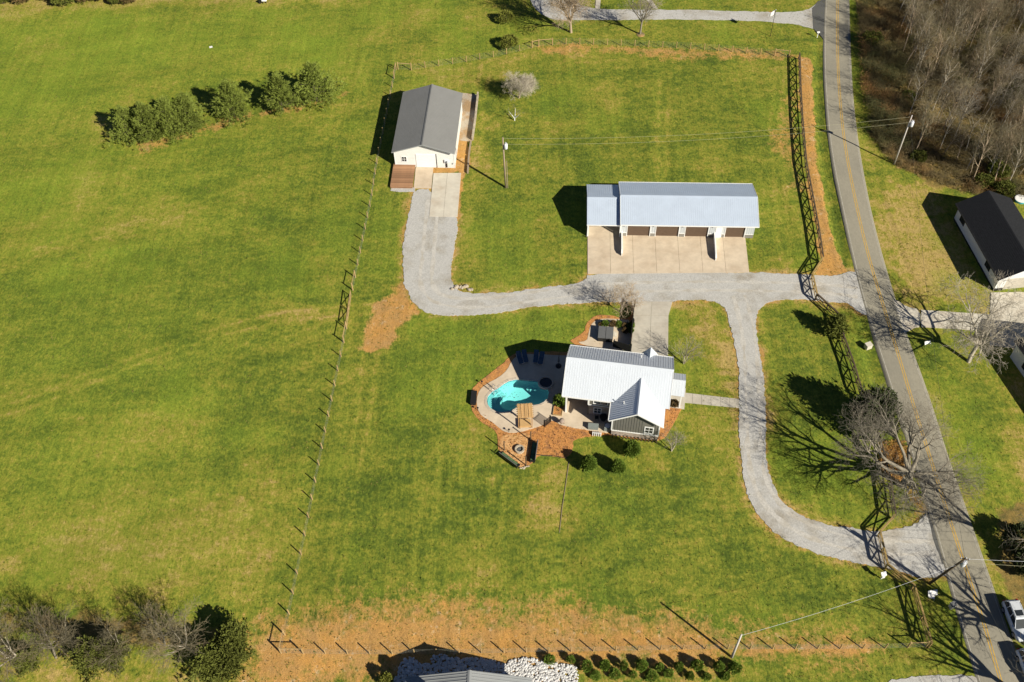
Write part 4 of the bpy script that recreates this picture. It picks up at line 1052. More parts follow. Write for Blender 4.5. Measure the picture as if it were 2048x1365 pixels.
def tubes(P0, P1, r0, r1, n=4):
    d = P1 - P0; L_ = np.linalg.norm(d, axis=1, keepdims=True); d = d / np.maximum(L_, 1e-9)
    u = np.where(np.abs(d[:, 2:3]) > .9, np.array([[1., 0, 0]]), np.array([[0, 0, 1.]]))
    x = np.cross(d, u); x /= np.linalg.norm(x, axis=1, keepdims=True); y = np.cross(x, d)
    m = len(P0); V = np.zeros((m, 2, n, 3))
    for k in range(n):
        a = 2 * math.pi * k / n; w = x * math.cos(a) + y * math.sin(a)
        V[:, 0, k] = P0 + w * r0[:, None]; V[:, 1, k] = P1 + w * r1[:, None]
    base = (np.arange(m) * 2 * n)[:, None]; F = []
    for k in range(n):
        k2 = (k + 1) % n; F.append(np.concatenate([base + k, base + k2, base + n + k2, base + n + k], 1))
    return V.reshape(-1, 3), np.concatenate(F, 0)
def wire_fence(label, l, braces=((0, 1), (-1, -2)), gate=None, posts_mesh=post_round):
    o0 = l[0].copy()
    T = thing('wire_fence', label, 'fence', tuple(o0))
    P, tot = arc_points(l, 2.44)
    if (P[-1] - l[-1]).length > .8: P.append(l[-1])
    ends = {0, 1, len(P) - 1, len(P) - 2}
    for i, p in enumerate(P):
        if gate and gate[0] < i < gate[1]: continue
        q = add('post', post_corner if i in ends or (gate and i in gate) else post_round, T, p - o0, random.Random(i).uniform(0, 6))
        q.rotation_euler.x = random.Random(i + 9).uniform(-.02, .013)
    for i, j in braces:
        a = P[i] - o0; b = P[j] - o0; MB().tube([a + Vector((0, 0, 1.3)), b + Vector((0, 0, 1.3))], .055, 6).build('brace_rail', M['fence_wood'], T)
    segs = [P] if not gate else [P[:gate[0] + 1], P[gate[1]:]]
    for s in segs: woven('wire_mesh', s, T, o0)
    return T, P
lf = GL([(792, 140), (753, 335), (743, 401), (704, 589)]); lf2 = GL([(693.5, 658), (688, 686), (645, 897), (610, 1075), (578, 1233), (562, 1306)])
wire_fence('wire fence with wooden posts down the pasture, barn side of the farm gate', lf)
wire_fence('wire fence with wooden posts down the pasture, below the farm gate', lf2)
wire_fence('wire fence with wooden posts at the top, slanting behind the barn', GL([(796, 139), (817, 142), (842, 137), (894, 130), (946, 122), (997, 113), (1050, 100), (1077, 93)]))
wire_fence('wire fence with wooden posts along the top lawn below the bare trees', GL([(1077.5, 93), (1115, 90), (1142, 88), (1220, 90.5), (1300, 94), (1381, 98), (1450, 103), (1547, 112), (1580, 115)]))
wire_fence('wire fence with wooden posts along the bare soil at the bottom', GL([(562.5, 1307), (640, 1308), (726, 1309), (850, 1308), (947, 1307), (1180, 1303), (1399, 1298.5), (1489, 1298.6), (1675, 1298), (1770, 1297), (1851, 1294.5)]))
# farm gate across the gap in the pasture fence
ga, gb = G(703, 592), G(694.2, 655.5); gd = gb - ga; gl = gd.length
FG = thing('farm_gate', 'brown wooden farm gate with crossed braces in the pasture fence', 'gate', tuple(ga), math.atan2(gd.y, gd.x))
for k in range(2):
    x0 = .08 + k * (gl / 2); x1 = x0 + gl / 2 - .12
    lf_ = add('leaf', MB().box(x0, x1, -.03, .03, 1.12, 1.24).mesh('leaf', M['fence_wood']), FG)
    MB().box(x0, x1, -.03, .03, .2, .32).build('rail', M['fence_wood'], lf_)
    for x in (x0, x1 - .1): MB().box(x, x + .1, -.035, .035, .322, 1.118).build('stile', M['fence_wood'], lf_)
    MB().beam((x0 + .1, 0, .34), (x1 - .1, 0, 1.1), .04, .09).build('brace', M['fence_wood'], lf_)
    MB().beam((x0 + .1, .045, 1.1), (x1 - .1, .045, .34), .04, .09).build('brace', M['fence_wood'], lf_)

# ------------------------------------------------------------------ crossbuck board fence along the road
def crossbuck(label, l, m, h=1.3, gate=False, bay=2.44, name='board_fence', cat='fence'):
    o0 = l[0].copy(); T = thing(name, label, cat, tuple(o0))
    pm = MB().box(-.07, .07, -.07, .07, -.3, h + .08).mesh('post', m)
    cache = {}
    for i in range(len(l) - 1):
        a, b = l[i], l[i + 1]; L_ = (b - a).length; n = max(1, round(L_ / bay)); w = L_ / n; ang = math.atan2((b - a).y, (b - a).x)
        key = round(w, 2)
        if key not in cache:
            c = {}
            c['cap'] = MB().box(.0, w - .01, -.10, .10, h + .085, h + .12).mesh('cap_rail', m)
            c['rail'] = MB().box(.075, w - .075, -.025, .025, 0, .13).mesh('rail', m)
            c['d1'] = MB().beam((.09, .035, .42), (w - .09, .035, h - .16), .035, .12, (0, 0, 1)).mesh('brace', m)
            c['d2'] = MB().beam((.09, -.035, h - .16), (w - .09, -.035, .42), .035, .12, (0, 0, 1)).mesh('brace', m)
            cache[key] = c
        c = cache[key]
        for k in range(n):
            p = a.lerp(b, k / n) - o0
            add('post', pm, T, p, ang); add('cap_rail', c['cap'], T, p, ang)
            add('rail', c['rail'], T, p + Vector((0, 0, h - .15)), ang); add('rail', c['rail'], T, p + Vector((0, 0, .26)), ang)
            add('brace', c['d1'], T, p, ang); add('brace', c['d2'], T, p, ang)
    add('post', pm, T, l[-1] - o0)
    return T
crossbuck('dark crossbuck board fence beside the road, from the top corner to the upper gate', GL([(1596.5, 119), (1598.5, 185), (1602, 247), (1609.5, 336), (1634, 468), (1642.5, 526)]), M['fence_dark'])
crossbuck('crossbuck gate leaves standing across the upper gravel drive entrance', GL([(1642, 528), (1621.5, 560), (1630, 600)]), M['rail_wood'], name='board_gate', cat='gate')
crossbuck('crossbuck board fence from the upper entrance past the small evergreen to the big bare tree', GL([(1630.5, 601), (1674, 641), (1683, 684), (1704, 742), (1718.5, 792), (1729, 806), (1746, 864), (1762, 915), (1776, 975), (1785, 1038)]), M['fence_dark'])
crossbuck('crossbuck gate leaves standing across the lower gravel drive entrance', GL([(1784.5, 1040), (1754.5, 1074), (1769, 1138)]), M['rail_wood'], name='board_gate', cat='gate')
crossbuck('yellow-brown crossbuck board fence from the lower entrance to the bottom corner', GL([(1769.5, 1139), (1822, 1180), (1840, 1240), (1856.5, 1296)]), M['rail_wood'])

# ------------------------------------------------------------------ utility poles and wires
def pole(label, base, top, m, r=.17, can=True, arm=True):
    T = thing('utility_pole', label, 'pole', tuple(base))
    d = top - base; k = d.normalized()
    MB().tube([-k * .4, d * .5, d], [r, r * .85, r * .62], 10).build('shaft', m, T, smooth=True)
    if can:
        c = d * .84 + Vector((.38, -.12, 0))
        cn = MB().lathe([(.24, -.45), (.27, -.4), (.27, .38), (.2, .45), (.05, .47)], 0, 0, 14).build('transformer', M['insulator'], T, smooth=True, loc=c)
        for a in (0, 2.1, 4.2): MB().lathe([(.03, .46), (.05, .52), (.03, .6), (.05, .66), (.02, .72)], .12 * math.cos(a), .12 * math.sin(a), 6).build('bushing', M['insulator'], cn)
        MB().beam(d * .84, c, .08, .1).build('bracket', M['steel'], T)
    if arm:
        MB().beam(d * .97 + Vector((-.45, .1, 0)), d * .97 + Vector((.45, -.1, 0)), .1, .12).build('crossarm', m, T)
        for s in (-.4, 0, .4): MB().lathe([(.05, 0), (.06, .06), (.03, .12), (.05, .18), (.02, .22)], 0, 0, 6).build('insulator', M['insulator'], T, loc=d * (.97 if s else 1) + Vector((s, -.22 * s, .06 if s else 0)))
    return T
pA0 = G(1011.7, 376); pA1 = Vector((pA0.x - .25, pA0.y, 10.0)); pB0 = G(1788.2, 328.7); pB1 = Vector((pB0.x, pB0.y, 9.6))
pC0 = G(1858, 1168); pC1 = G(1932, 1117, 8.4); pD0 = G(1463.5, 1315); pD1 = Vector((pD0.x + .05, pD0.y, 6.2))
PA = pole('brown utility pole with transformer standing in the lawn beside the barn yard', pA0, pA1, M['pole_wood'], .16, True, False)
MB().tube([(.30, -.05, 0), (.22, -.05, 5.5)], .06, 6).build('stub', M['pole_wood'], PA)
pole('pale utility pole with transformer at the edge of the wood', pB0, pB1, M['pole_grey'], .13, True, False)
pole('leaning dark utility pole beside the lower gravel entrance', pC0, pC1, M['fence_dark'], .16, True, True)
pole('pale slanting utility pole at the bottom wire fence', pD0, pD1, M['pole_grey'], .15, False, False)
def wire(label, a, b, sag, m, r=.012, n=22):
    pts = []
    for i in range(n + 1):
        t = i / n; p = a.lerp(b, t); p = p - Vector((0, 0, sag * 4 * t * (1 - t))); pts.append(p - a)
    o = MB().tube(pts, r, 5, False).build('power_line', m, None, loc=a); tag(o, label, 'wire', 'overhead lines')
wire('upper overhead line from the barn yard pole to the pole by the wood', pA1 - Vector((0, 0, .2)), pB1 - Vector((0, 0, .3)), 1.2, M['wire'])
wire('lower overhead line from the barn yard pole to the pole by the wood', pA0.lerp(pA1, .87), pB0.lerp(pB1, .86), 1.2, M['wire'])
wire('pale overhead service line from the bottom fence pole to the leaning pole', pD1 - Vector((0, 0, .2)), pC0.lerp(pC1, .75), .9, M['insulator'], .012)
wire('upper overhead line running from the leaning pole off to the right', pC1 - Vector((0, 0, .15)), pC1 + Vector((40, -2, .5)), .8, M['insulator'], .013)
wire('lower overhead line running from the leaning pole off to the right', pC0.lerp(pC1, .86), pC0.lerp(pC1, .86) + Vector((40, -3, .5)), .8, M['wire'], .013)
wire('overhead line above the road between the pole by the wood and the leaning pole', pB1 - Vector((0, 0, .9)), pC1 - Vector((0, 0, .3)), 1.6, M['wire_dark'], .013, 40)
wire('overhead line above the road below the leaning pole', pC1 - Vector((0, 0, .3)), pC1 + Vector((8, -45, 0)), 1.0, M['wire_dark'], .013)

# ------------------------------------------------------------------ pool
px_ = np.array([(p.x, p.y) for p in pool_pts]); pc = px_.mean(0)
psm = smooth_poly([Vector((a, b, 0)) for a, b in px_], 1)
PO = thing('swimming_pool', 'kidney-shaped turquoise swimming pool in the concrete deck', 'pool', (pc[0], pc[1], 0))
mb = MB(); L0 = [(p.x - pc[0], p.y - pc[1]) for p in [Vector(q) for q in pool_pts]]; k = len(L0)
rings = [(1.0, .07), (.995, -.2), (.985, -.9), (.80, -1.35), (.5, -1.75), (.2, -2.1)]
for s, z in rings: mb.v += [(a * s, b * s, z) for a, b in L0]
for i in range(len(rings) - 1):
    for j in range(k): mb.f.append((i * k + j, i * k + (j + 1) % k, (i + 1) * k + (j + 1) % k, (i + 1) * k + j))
mb.f.append(tuple((len(rings) - 1) * k + j for j in range(k)))
mb.build('shell', M['pool_shell'], PO, smooth=True)
wl = [(a * .998, b * .998, -.06) for a, b in L0]
MB().face(wl).build('water', M['water'], PO)
for i in range(k):                                        # waterline tile band
    a = Vector((*L0[i], 0)); b = Vector((*L0[(i + 1) % k], 0)); n = max(1, round((b - a).length / .5))
    for j in range(n):
        p = a.lerp(b, (j + .03) / n) * .994; q = a.lerp(b, (j + .97) / n) * .994
        MB().face([(p.x, p.y, -.19), (q.x, q.y, -.19), (q.x, q.y, .05), (p.x, p.y, .05)]).build('tile', M['pool_tile'], PO)
for i in range(3):                                        # entry steps in the shallow end
    s = .97 - i * .13; pts = [(a * s, b * s) for a, b in L0[-5:] + L0[:4]]; pts2 = [(a * (s - .14), b * (s - .14)) for a, b in L0[-5:] + L0[:4]]
    MB().prism(pts + pts2[::-1], -1.4, -.32 - i * .3).build('step', M['pool_shell'], PO)
cp = 0
for i in range(k):                                        # coping stones laid round the rim
    a = Vector((*L0[i], 0)); b = Vector((*L0[(i + 1) % k], 0)); n = max(1, round((b - a).length / .5))
    for j in range(n):
        p = a.lerp(b, (j + .02) / n); q = a.lerp(b, (j + .98) / n)
        po = p * (1 + .30 / p.length); qo = q * (1 + .30 / q.length)
        MB().prism([p * .99, q * .99, qo, po], .02, .105 + .004 * (cp % 3)).build('coping_stone', M['coping'], PO); cp += 1
tc = G(900 + 785 / 4.096, 600 + 685 / 4.096)
SP = thing('spa', 'small round dark spa at the house end of the pool', 'hot tub', tuple(tc))
MB().lathe([(1.05, .0), (1.05, .30), (.85, .32), (.82, .1), (.5, .09)], 0, 0, 28).build('rim', M['coping'], SP)
MB().lathe([(.80, .19), (.3, .20), (.01, .2)], 0, 0, 24).build('spa_water', M['glass'], SP)
# ladder rails
ld = G(900 + 352 / 4.096, 600 + 742 / 4.096)
LD = thing('pool_handrail', 'pair of steel handrails curving into the shallow end of the pool', 'handrail', tuple(ld), R(-50))
for y in (-.28, .28): MB().tube([(-.45, y, .08), (-.45, y, .7), (-.3, y, .88), (0, y, .9), (.35, y, .75), (.5, y, .3), (.55, y, -.5)], .035, 8).build('rail', M['steel'], LD, smooth=True)
for y in (-.28,): MB().box(.3, .42, y, -y, -.25, -.2).build('step', M['white_trim'], LD)
# fallen leaves on the water
rl = random.Random(12)
for i in range(26):
    X = rl.gauss(465, 45); Y = rl.gauss(765, 32) if i < 20 else rl.uniform(700, 800); X = max(330, min(700, X))
    p = G(900 + X / 4.096, 600 + Y / 4.096); s = rl.uniform(.05, .13)
    lm = MB().extr([(-s, 0, 0), (0, -s * .5, .01), (s, 0, 0), (0, s * .5, .01)], (0, 0, .008)).build('dead_leaf', M['leaf_dead'], None, loc=(p.x, p.y, -.055)); lm.rotation_euler.z = rl.uniform(0, 6)
    tag(lm, 'small dark dead leaf floating on the pool water', 'leaf', 'dead leaves floating on the pool')
# pergola with a bamboo roof
zt_ = 2.35
pq = [G(1020 + a / 7.58, 690 + b / 7.58, zt_) for a, b in ((105, 920), (330, 905), (345, 1112), (125, 1130))]
pcn = sum(pq, Vector()) / 4; pcn.z = 0; pcn = pcn + Vector((0, .0, 0))
PG = thing('pergola', 'small bamboo-roofed pergola at the pool edge', 'pergola', tuple(pcn), R(1.5))
pw2, pd2 = (pq[1] - pq[0]).length / 2, (pq[2] - pq[1]).length / 2
for sx in (-1, 1):
    for sy in (-1, 1): MB().box(sx * (pw2 - .1) - .055, sx * (pw2 - .1) + .055, sy * (pd2 - .15) - .055, sy * (pd2 - .15) + .055, .09, zt_).build('post', M['bamboo_dark'], PG)
    MB().box(sx * (pw2 - .1) - .05, sx * (pw2 - .1) + .05, -pd2, pd2, zt_ + .002, zt_ + .11).build('beam', M['bamboo_dark'], PG)
for y in np.linspace(-pd2 + .1, pd2 - .1, 7): MB().box(-pw2 - .15, pw2 + .15, y - .035, y + .035, zt_ + .112, zt_ + .19).build('rafter', M['bamboo_dark'], PG)
nsl = 24
cm = MB().tube([(0, -pd2 - .05, 0), (0, pd2 + .05, 0)], pw2 / nsl * .92, 6).mesh('bamboo_slat', M['bamboo'])
for i in range(nsl):
    x = -pw2 + (i + .5) * 2 * pw2 / nsl; add('bamboo_slat', cm, PG, (x, random.Random(i).uniform(-.05, .05), zt_ + .23 + random.Random(i + 5).uniform(-.01, .01)))
for x in (-pw2 * .5, 0, pw2 * .5): MB().box(x - .02, x + .02, -pd2, pd2, zt_ + .275, zt_ + .30).build('batten', M['bamboo_dark'], PG)
DB = thing('daybed', 'low bamboo daybed under the front of the pergola', 'bed', tuple(pcn + Vector((0, -.3, 0))), R(1.5))
MB().box(-pw2 + .2, pw2 - .2, -pd2 + .3, .5, .35, .5).build('platform', M['bamboo'], DB)
for sx in (-1, 1):
    for y in (-pd2 + .36, .42): MB().box(sx * (pw2 - .28) - .04, sx * (pw2 - .28) + .04, y - .04, y + .04, .085, .348).build('leg', M['bamboo_dark'], DB)
MB().box(-pw2 + .25, pw2 - .25, -pd2 + .35, .45, .502, .60).build('mattress', M['bamboo'], DB, bevel=.03)

# sun loungers
def lounger(label, p, rz):
    T = thing('sun_lounger', label, 'lounger', (p.x, p.y, .085), rz, 'loungers in the shade by the pool')
    MB().box(-.32, .32, -.9, .25, .28, .34).build('seat', M['canvas_blue'], T, bevel=.02)
    MB().extr([(-.32, .26, .28), (-.32, .95, .72), (-.32, .92, .78), (-.32, .24, .34)], (.64, 0, 0)).build('backrest', M['canvas_blue'], T)
    for x in (-.34, .30): MB().box(x, x + .04, -.92, .9, .22, .278).build('side_rail', M['white_trim'], T)
    for x in (-.3, .26):
        for y in (-.75, .6): MB().box(x, x + .04, y, y + .04, 0, .218).build('leg', M['white_trim'], T)
for X, Y, a, lb in ((148, 232, 12, 'leftmost blue sun lounger in the house shade by the pool'), (230, 210, 10, 'blue sun lounger in the house shade, second from the left'), (393, 215, -8, 'blue sun lounger in the house shade, third from the left'), (474, 240, -12, 'rightmost blue sun lounger in the house shade by the pool')):
    lounger(lb, G(1020 + X / 7.58, 690 + Y / 7.58), R(a))
up = G(1020 + 735 / 7.58, 690 + 330 / 7.58)
UM = thing('patio_umbrella', 'closed dark patio umbrella in a heavy base by the pool wall', 'umbrella', tuple(up))
MB().lathe([(.40, .085), (.40, .2), (.1, .26), (.08, .3)], 0, 0, 16).build('base', M['black_metal'], UM)
MB().tube([(0, 0, .2), (0, 0, 2.5)], .025, 8).build('pole', M['black_metal'], UM)
MB().lathe([(.04, 1.0), (.14, 1.1), (.10, 1.8), (.05, 2.35), (.02, 2.48)], 0, 0, 10).build('canopy', M['cover_grey'], UM, smooth=True)
bb = G(900 + 195 / 4.096, 600 + 815 / 4.096)
BX = thing('storage_bench', 'long black storage bench on the mulch left of the pool', 'bench', tuple(bb), R(-4))
MB().box(-.36, .36, -1.0, 1.0, .05, .45).build('body', M['black_metal'], BX, bevel=.02)
MB().box(-.39, .39, -1.04, 1.04, .455, .52).build('lid', M['black_metal'], BX, bevel=.02)
for X, Y, lb in ((262, 692, 'short black bollard light on the mulch above the pool curve'), (228, 908, 'short black bollard light on the mulch below the storage bench'), (483, 1085, 'short black bollard light at the foot of the pool deck')):
    p = G(900 + X / 4.096, 600 + Y / 4.096); T = thing('path_light', lb, 'light', tuple(p), 0, 'path lights round the pool bed')
    MB().tube([(0, 0, 0), (0, 0, .6)], .03, 8).build('stem', M['black_metal'], T); MB().lathe([(.13, .58), (.15, .64), (.04, .70)], 0, 0, 12).build('hood', M['black_metal'], T)

# ------------------------------------------------------------------ fire pit seating
fp = G(970 + 945 / 13.65, 860 + 560 / 13.65)
FP = thing('fire_pit', 'round stone fire pit in the middle of the orange mulch', 'fire pit', tuple(fp))
for c in range(2):
    for i in range(11):
        a = 2 * math.pi * (i + c * .5) / 11
        o = MB().box(-.16, .16, -.1, .1, 0, .17).build('stone', M['fieldstone'], FP, bevel=.015, loc=(math.cos(a) * .5, math.sin(a) * .5, .04 + c * .175)); o.rotation_euler.z = a + math.pi / 2
MB().lathe([(.44, .05), (.44, .12), (.2, .2), (.02, .22)], 0, 0, 16).build('ash_bed', M['cover_grey'], FP)
def sofa(label, a, b, depth, flip):
    c = (a + b) / 2; d = b - a; L_ = d.length
    T = thing('garden_bench', label, 'bench', (c.x, c.y, .05), math.atan2(d.y, d.x), 'cushioned benches round the fire pit')
    s = 1 if not flip else -1
    MB().box(-L_ / 2, L_ / 2, -depth / 2, depth / 2, .28, .36).build('seat_frame', M['black_metal'], T)
    MB().box(-L_ / 2, L_ / 2, s * depth / 2 - .05, s * depth / 2 + .05, .362, .95).build('backrest', M['black_metal'], T)
    MB().box(-L_ / 2, L_ / 2, s * (depth / 2 + .052) - .03, s * (depth / 2 + .052) + .03, .90, .99).build('back_rail', M['steel'], T)
    n = 3
    for i in range(n):
        x0 = -L_ / 2 + .1 + i * (L_ - .2) / n
        MB().box(x0 + .02, x0 + (L_ - .2) / n - .02, -depth / 2 + .06, depth / 2 - .08, .362, .50).build('cushion', M['cushion_green'], T, bevel=.03)
    for x in (-L_ / 2 + .05, L_ / 2 - .13):
        for y in (-depth / 2 + .05, depth / 2 - .13): MB().box(x, x + .08, y, y + .08, 0, .278).build('leg', M['black_metal'], T)
    for x in (-L_ / 2, L_ / 2 - .07): MB().box(x, x + .07, -depth / 2 + .1, depth / 2 - .06, .55, .62).build('armrest', M['black_metal'], T)
kk = lambda X, Y: G(970 + X / 13.65, 860 + Y / 13.65)
sofa('long green-cushioned bench at the lower left of the fire pit', kk(440, 680), kk(920, 1040), .62, True)
sofa('long green-cushioned bench at the right of the fire pit', kk(1365, 380), kk(1290, 920), .66, False)
for X, Y, lb in ((528, 565, 'dark wooden post above the lower left bench by the fire pit'), (1118, 975, 'dark wooden post between the two benches by the fire pit'), (1252, 300, 'dark wooden post above the right bench by the fire pit')):
    p = kk(X, Y); T = thing('lantern_post', lb, 'post', tuple(p), R(20), 'posts round the fire pit')
    MB().box(-.055, .055, -.055, .055, 0, 2.0).build('shaft', M['fence_dark'], T); MB().box(-.075, .075, -.075, .075, 2.002, 2.05).build('cap', M['fence_dark'], T)
rk = random.Random(3)
def rock_mesh(seed, m):
    r = random.Random(seed); bm = bmesh.new(); bmesh.ops.create_icosphere(bm, subdivisions=1, radius=1)
    for v in bm.verts: v.co *= r.uniform(.75, 1.2); v.co.z *= .7
    me = bpy.data.meshes.new('rock'); bm.to_mesh(me); bm.free(); me.materials.append(m); return me
ROCKS = [rock_mesh(i, M['fieldstone']) for i in range(6)]
for i, (X, Y) in enumerate(((965, 1060), (1020, 1045), (1075, 1030), (1130, 1010), (1190, 1005), (1060, 1065))):
    o = add('rock', ROCKS[i], None, kk(X, Y) + Vector((0, 0, .08))); o.scale = (.17, .13, .16); tag(o, 'pale stone in the short row between the fire pit benches', 'stone', 'stones between the fire pit benches')
for i in range(9):
    o = add('rock', ROCKS[i % 6], None, G(905 + i * 4.8 + rk.uniform(-1, 1), 579 - (3 if 1 < i < 7 else 0) + rk.uniform(-2, 2)) + Vector((0, 0, .12))); s = rk.uniform(.22, .42); o.scale = (s, s * .8, s * .8); o.rotation_euler.z = rk.uniform(0, 6)
    tag(o, 'pale fieldstone in the row at the bend of the gravel drive', 'stone', 'fieldstones at the drive bend')

# ------------------------------------------------------------------ black picket railings
def railing(label, a, b, h, n, m=None, pk=.05, z=.08, name='picket_railing'):
    d = b - a; L_ = d.length; m = m or M['black_metal']
    T = thing(name, label, 'railing', (a.x, a.y, z), math.atan2(d.y, d.x))
    for zz in (.12, h - .1): MB().box(0, L_, -.025, .025, zz, zz + .06).build('rail', m, T)
    pm = MB().box(-pk / 2, pk / 2, -.03, .03, 0, h).mesh('picket', m)
    for i in range(n): add('picket', pm, T, (L_ * i / (n - 1), -.06, 0))
    for x in (0, L_): MB().box(x - .06, x + .06, .03, .13, 0, h + .1).build('post', m, T)
    return T
Z4 = lambda X, Y: G(900 + X / 4.096, 600 + Y / 4.096)
railing('black slatted gate panel at the step between pool deck and patio', Z4(775, 1040), Z4(822, 1000), 1.25, 5, pk=.14)
railing('black slatted panel beside the curved walk at the driveway edge', Z4(1456, 222), Z4(1502, 205), 1.1, 5, pk=.12)
railing('tall black board screen, added for its shadow, along the driveway edge behind the house', Z4(1508, 60), Z4(1476, 425), 1.35, 46, pk=.17)  # added screen, stands in for a retaining edge to cast its shadow
railing('black board screen on the patio behind the house beside the driveway', Z4(1340, 385), Z4(1476, 425), 1.3, 14, pk=.2)
pk_ = thing('picket_edging', 'row of short dark timber stakes below the stone base of the front gable', 'edging', tuple(Z4(1330, 1128)), R(-10))
for i in range(13):
    L_ = (Z4(1690, 1158) - Z4(1330, 1128)).length
    MB().box(-.06, .06, -.05, .05, 0, .55 + .08 * (i % 3)).build('stake', M['fence_dark'], pk_, loc=(L_ * i / 12, 0, 0))
ed = thing('garden_edging', 'thin dark edging strip along the lower rim of the mulch', 'edging', tuple(kk(1420, 690)))
ep = [kk(1420, 690), kk(1650, 712), kk(1900, 725), Z4(960, 1300)]
for i in range(len(ep) - 1): MB().beam(ep[i] - ep[0] + Vector((0, 0, .06)), ep[i + 1] - ep[0] + Vector((0, 0, .06)), .06, .14).build('strip', M['fence_dark'], ed)
lp = [G(1138, 925), G(1130, 980), G(1124, 1020), G(1119, 1066)]
dl = thing('drain_edging', 'narrow dark timber edging running down the lawn below the house', 'edging', tuple(lp[0]))
for i in range(3): MB().beam(lp[i] - lp[0] + Vector((0, 0, .05)), lp[i + 1] - lp[0] + Vector((0, 0, .05)), .06, .05).build('timber', M['pole_wood'], dl)

# ------------------------------------------------------------------ patio pieces
tb = G(1150 + 540 / 8.904, 620 + 480 / 8.904)
HT = thing('hot_tub', 'square hot tub with grey folding cover on the rear patio', 'hot tub', tuple(tb), R(-8))
MB().box(-1.0, 1.0, -1.0, 1.0, .08, .86).build('cabinet', M['black_metal'], HT, bevel=.06)
for s in (-1, 1): MB().box(min(0, s * 1.04) + .012, max(0, s * 1.04) - .012, -1.04, 1.04, .865, .97).build('cover', M['cover_grey'], HT, bevel=.03)
stp = thing('tub_steps', 'pale plastic steps against the right side of the hot tub', 'steps', tuple(tb + Vector((1.35, .1, 0))), R(-8))
for k in range(2): MB().box(-.28 + k * 0, .28 - k * .28, -.35, .35, .08 + k * .24, .32 + k * .22).build('step', M['concrete_pale'], stp)
PN = Z4(915, 1020)
T = thing('grill', 'round dark covered kettle grill on the patio near the gate', 'grill', tuple(PN))
MB().lathe([(.28, .55), (.36, .7), (.36, .85), (.30, 1.0), (.12, 1.1), (.03, 1.12)], 0, 0, 18).build('kettle', M['terracotta'], T, smooth=True)
for a in (0, 2.1, 4.2): MB().tube([(.18 * math.cos(a), .18 * math.sin(a), .6), (.32 * math.cos(a), .32 * math.sin(a), .085)], .02, 6).build('leg', M['black_metal'], T)
T = thing('planter_box', 'low mulch-filled planter box with a small agave beside the porch post', 'planter', tuple(Z4(884, 912)), R(-10))
MB().box(-.52, .52, -.72, .72, .08, .20).build('soil', M['mulch'], T)
for q in ((-.6, -.53, -.8, .8), (.53, .6, -.8, .8), (-.529, .529, -.8, -.73), (-.529, .529, .73, .8)): MB().box(*q, .08, .26).build('board', M['fence_wood'], T)
ag = MB()
for i in range(14):
    a = i * 2.4; r_ = .28 + .08 * (i % 3); ag.face([(.03 * math.sin(a), -.03 * math.cos(a), .2), (-.03 * math.sin(a), .03 * math.cos(a), .2), (r_ * math.cos(a), r_ * math.sin(a), .25 + .12 * (i % 4))])
ag.build('foliage', M['shrub_brown'], T)
T = thing('deck_box', 'grey-green plastic deck box on the patio by the wing wall', 'box', tuple(Z4(1172, 1052)), R(-8))
MB().box(-.65, .65, -.33, .33, .09, .55).build('bin', M['plastic_grey'], T, bevel=.02); MB().box(-.68, .68, -.36, .36, .556, .64).build('lid', M['plastic_grey'], T, bevel=.02)
T = thing('white_planter_stand', 'small white slatted stand at the foot of the patio', 'stand', tuple(Z4(1202, 1108)), R(-8))
for i in range(5): MB().box(-.55 + i * .25, -.45 + i * .25, -.22, .22, .05, .42).build('slat', M['white_trim'], T)
MB().box(-.58, .6, -.02, .02, .422, .47).build('rail', M['white_trim'], T)
T = thing('patio_table', 'round dark patio table in the shade beside the wing wall', 'table', tuple(Z4(1255, 985)), 0)
MB().lathe([(.5, .72), (.5, .76), (.02, .765)], 0, 0, 20).build('top', M['black_metal'], T); MB().tube([(0, 0, .1), (0, 0, .72)], .05, 8).build('pedestal', M['black_metal'], T); MB().lathe([(.3, .085), (.3, .11), (.05, .13)], 0, 0, 14).build('base', M['black_metal'], T)
for i, (dx, dy, a, lb) in enumerate(((-.85, .1, 90, 'dark patio chair left of the round patio table'), (.05, .9, 0, 'dark patio chair behind the round patio table'))):
    c = Z4(1255, 985); T = thing('patio_chair', lb, 'chair', (c.x + dx, c.y + dy, .085), R(a), 'patio chairs')
    MB().box(-.24, .24, -.24, .24, .40, .45).build('seat', M['black_metal'], T); MB().box(-.24, .24, .2, .25, .452, .9).build('backrest', M['black_metal'], T)
    for x in (-.22, .18):
        for y in (-.22, .18): MB().box(x, x + .04, y, y + .04, 0, .398).build('leg', M['black_metal'], T)
T = thing('air_conditioner', 'grey air conditioner with pale top against the wing corner', 'air conditioner', tuple(Z4(1288, 1062)), R(-10))
MB().box(-.4, .4, -.4, .4, .09, .85).build('cabinet', M['plastic_grey'], T, bevel=.02); MB().lathe([(.34, .852), (.34, .9), (.05, .93)], 0, 0, 18).build('fan_guard', M['white_trim'], T)
T = thing('meter_stand', 'dark meter stand with conduit before the gable window', 'meter', tuple(Z4(1640, 1110)), R(-10))
MB().box(-.1, .1, -.1, .1, 0, 1.5).build('post', M['black_metal'], T); MB().box(-.28, .28, -.28, -.1, .7, 1.35).build('meter_box', M['cover_grey'], T); MB().beam((.1, 0, .2), (1.1, -.1, .2), .1, .1).build('pipe', M['plastic_grey'], T)

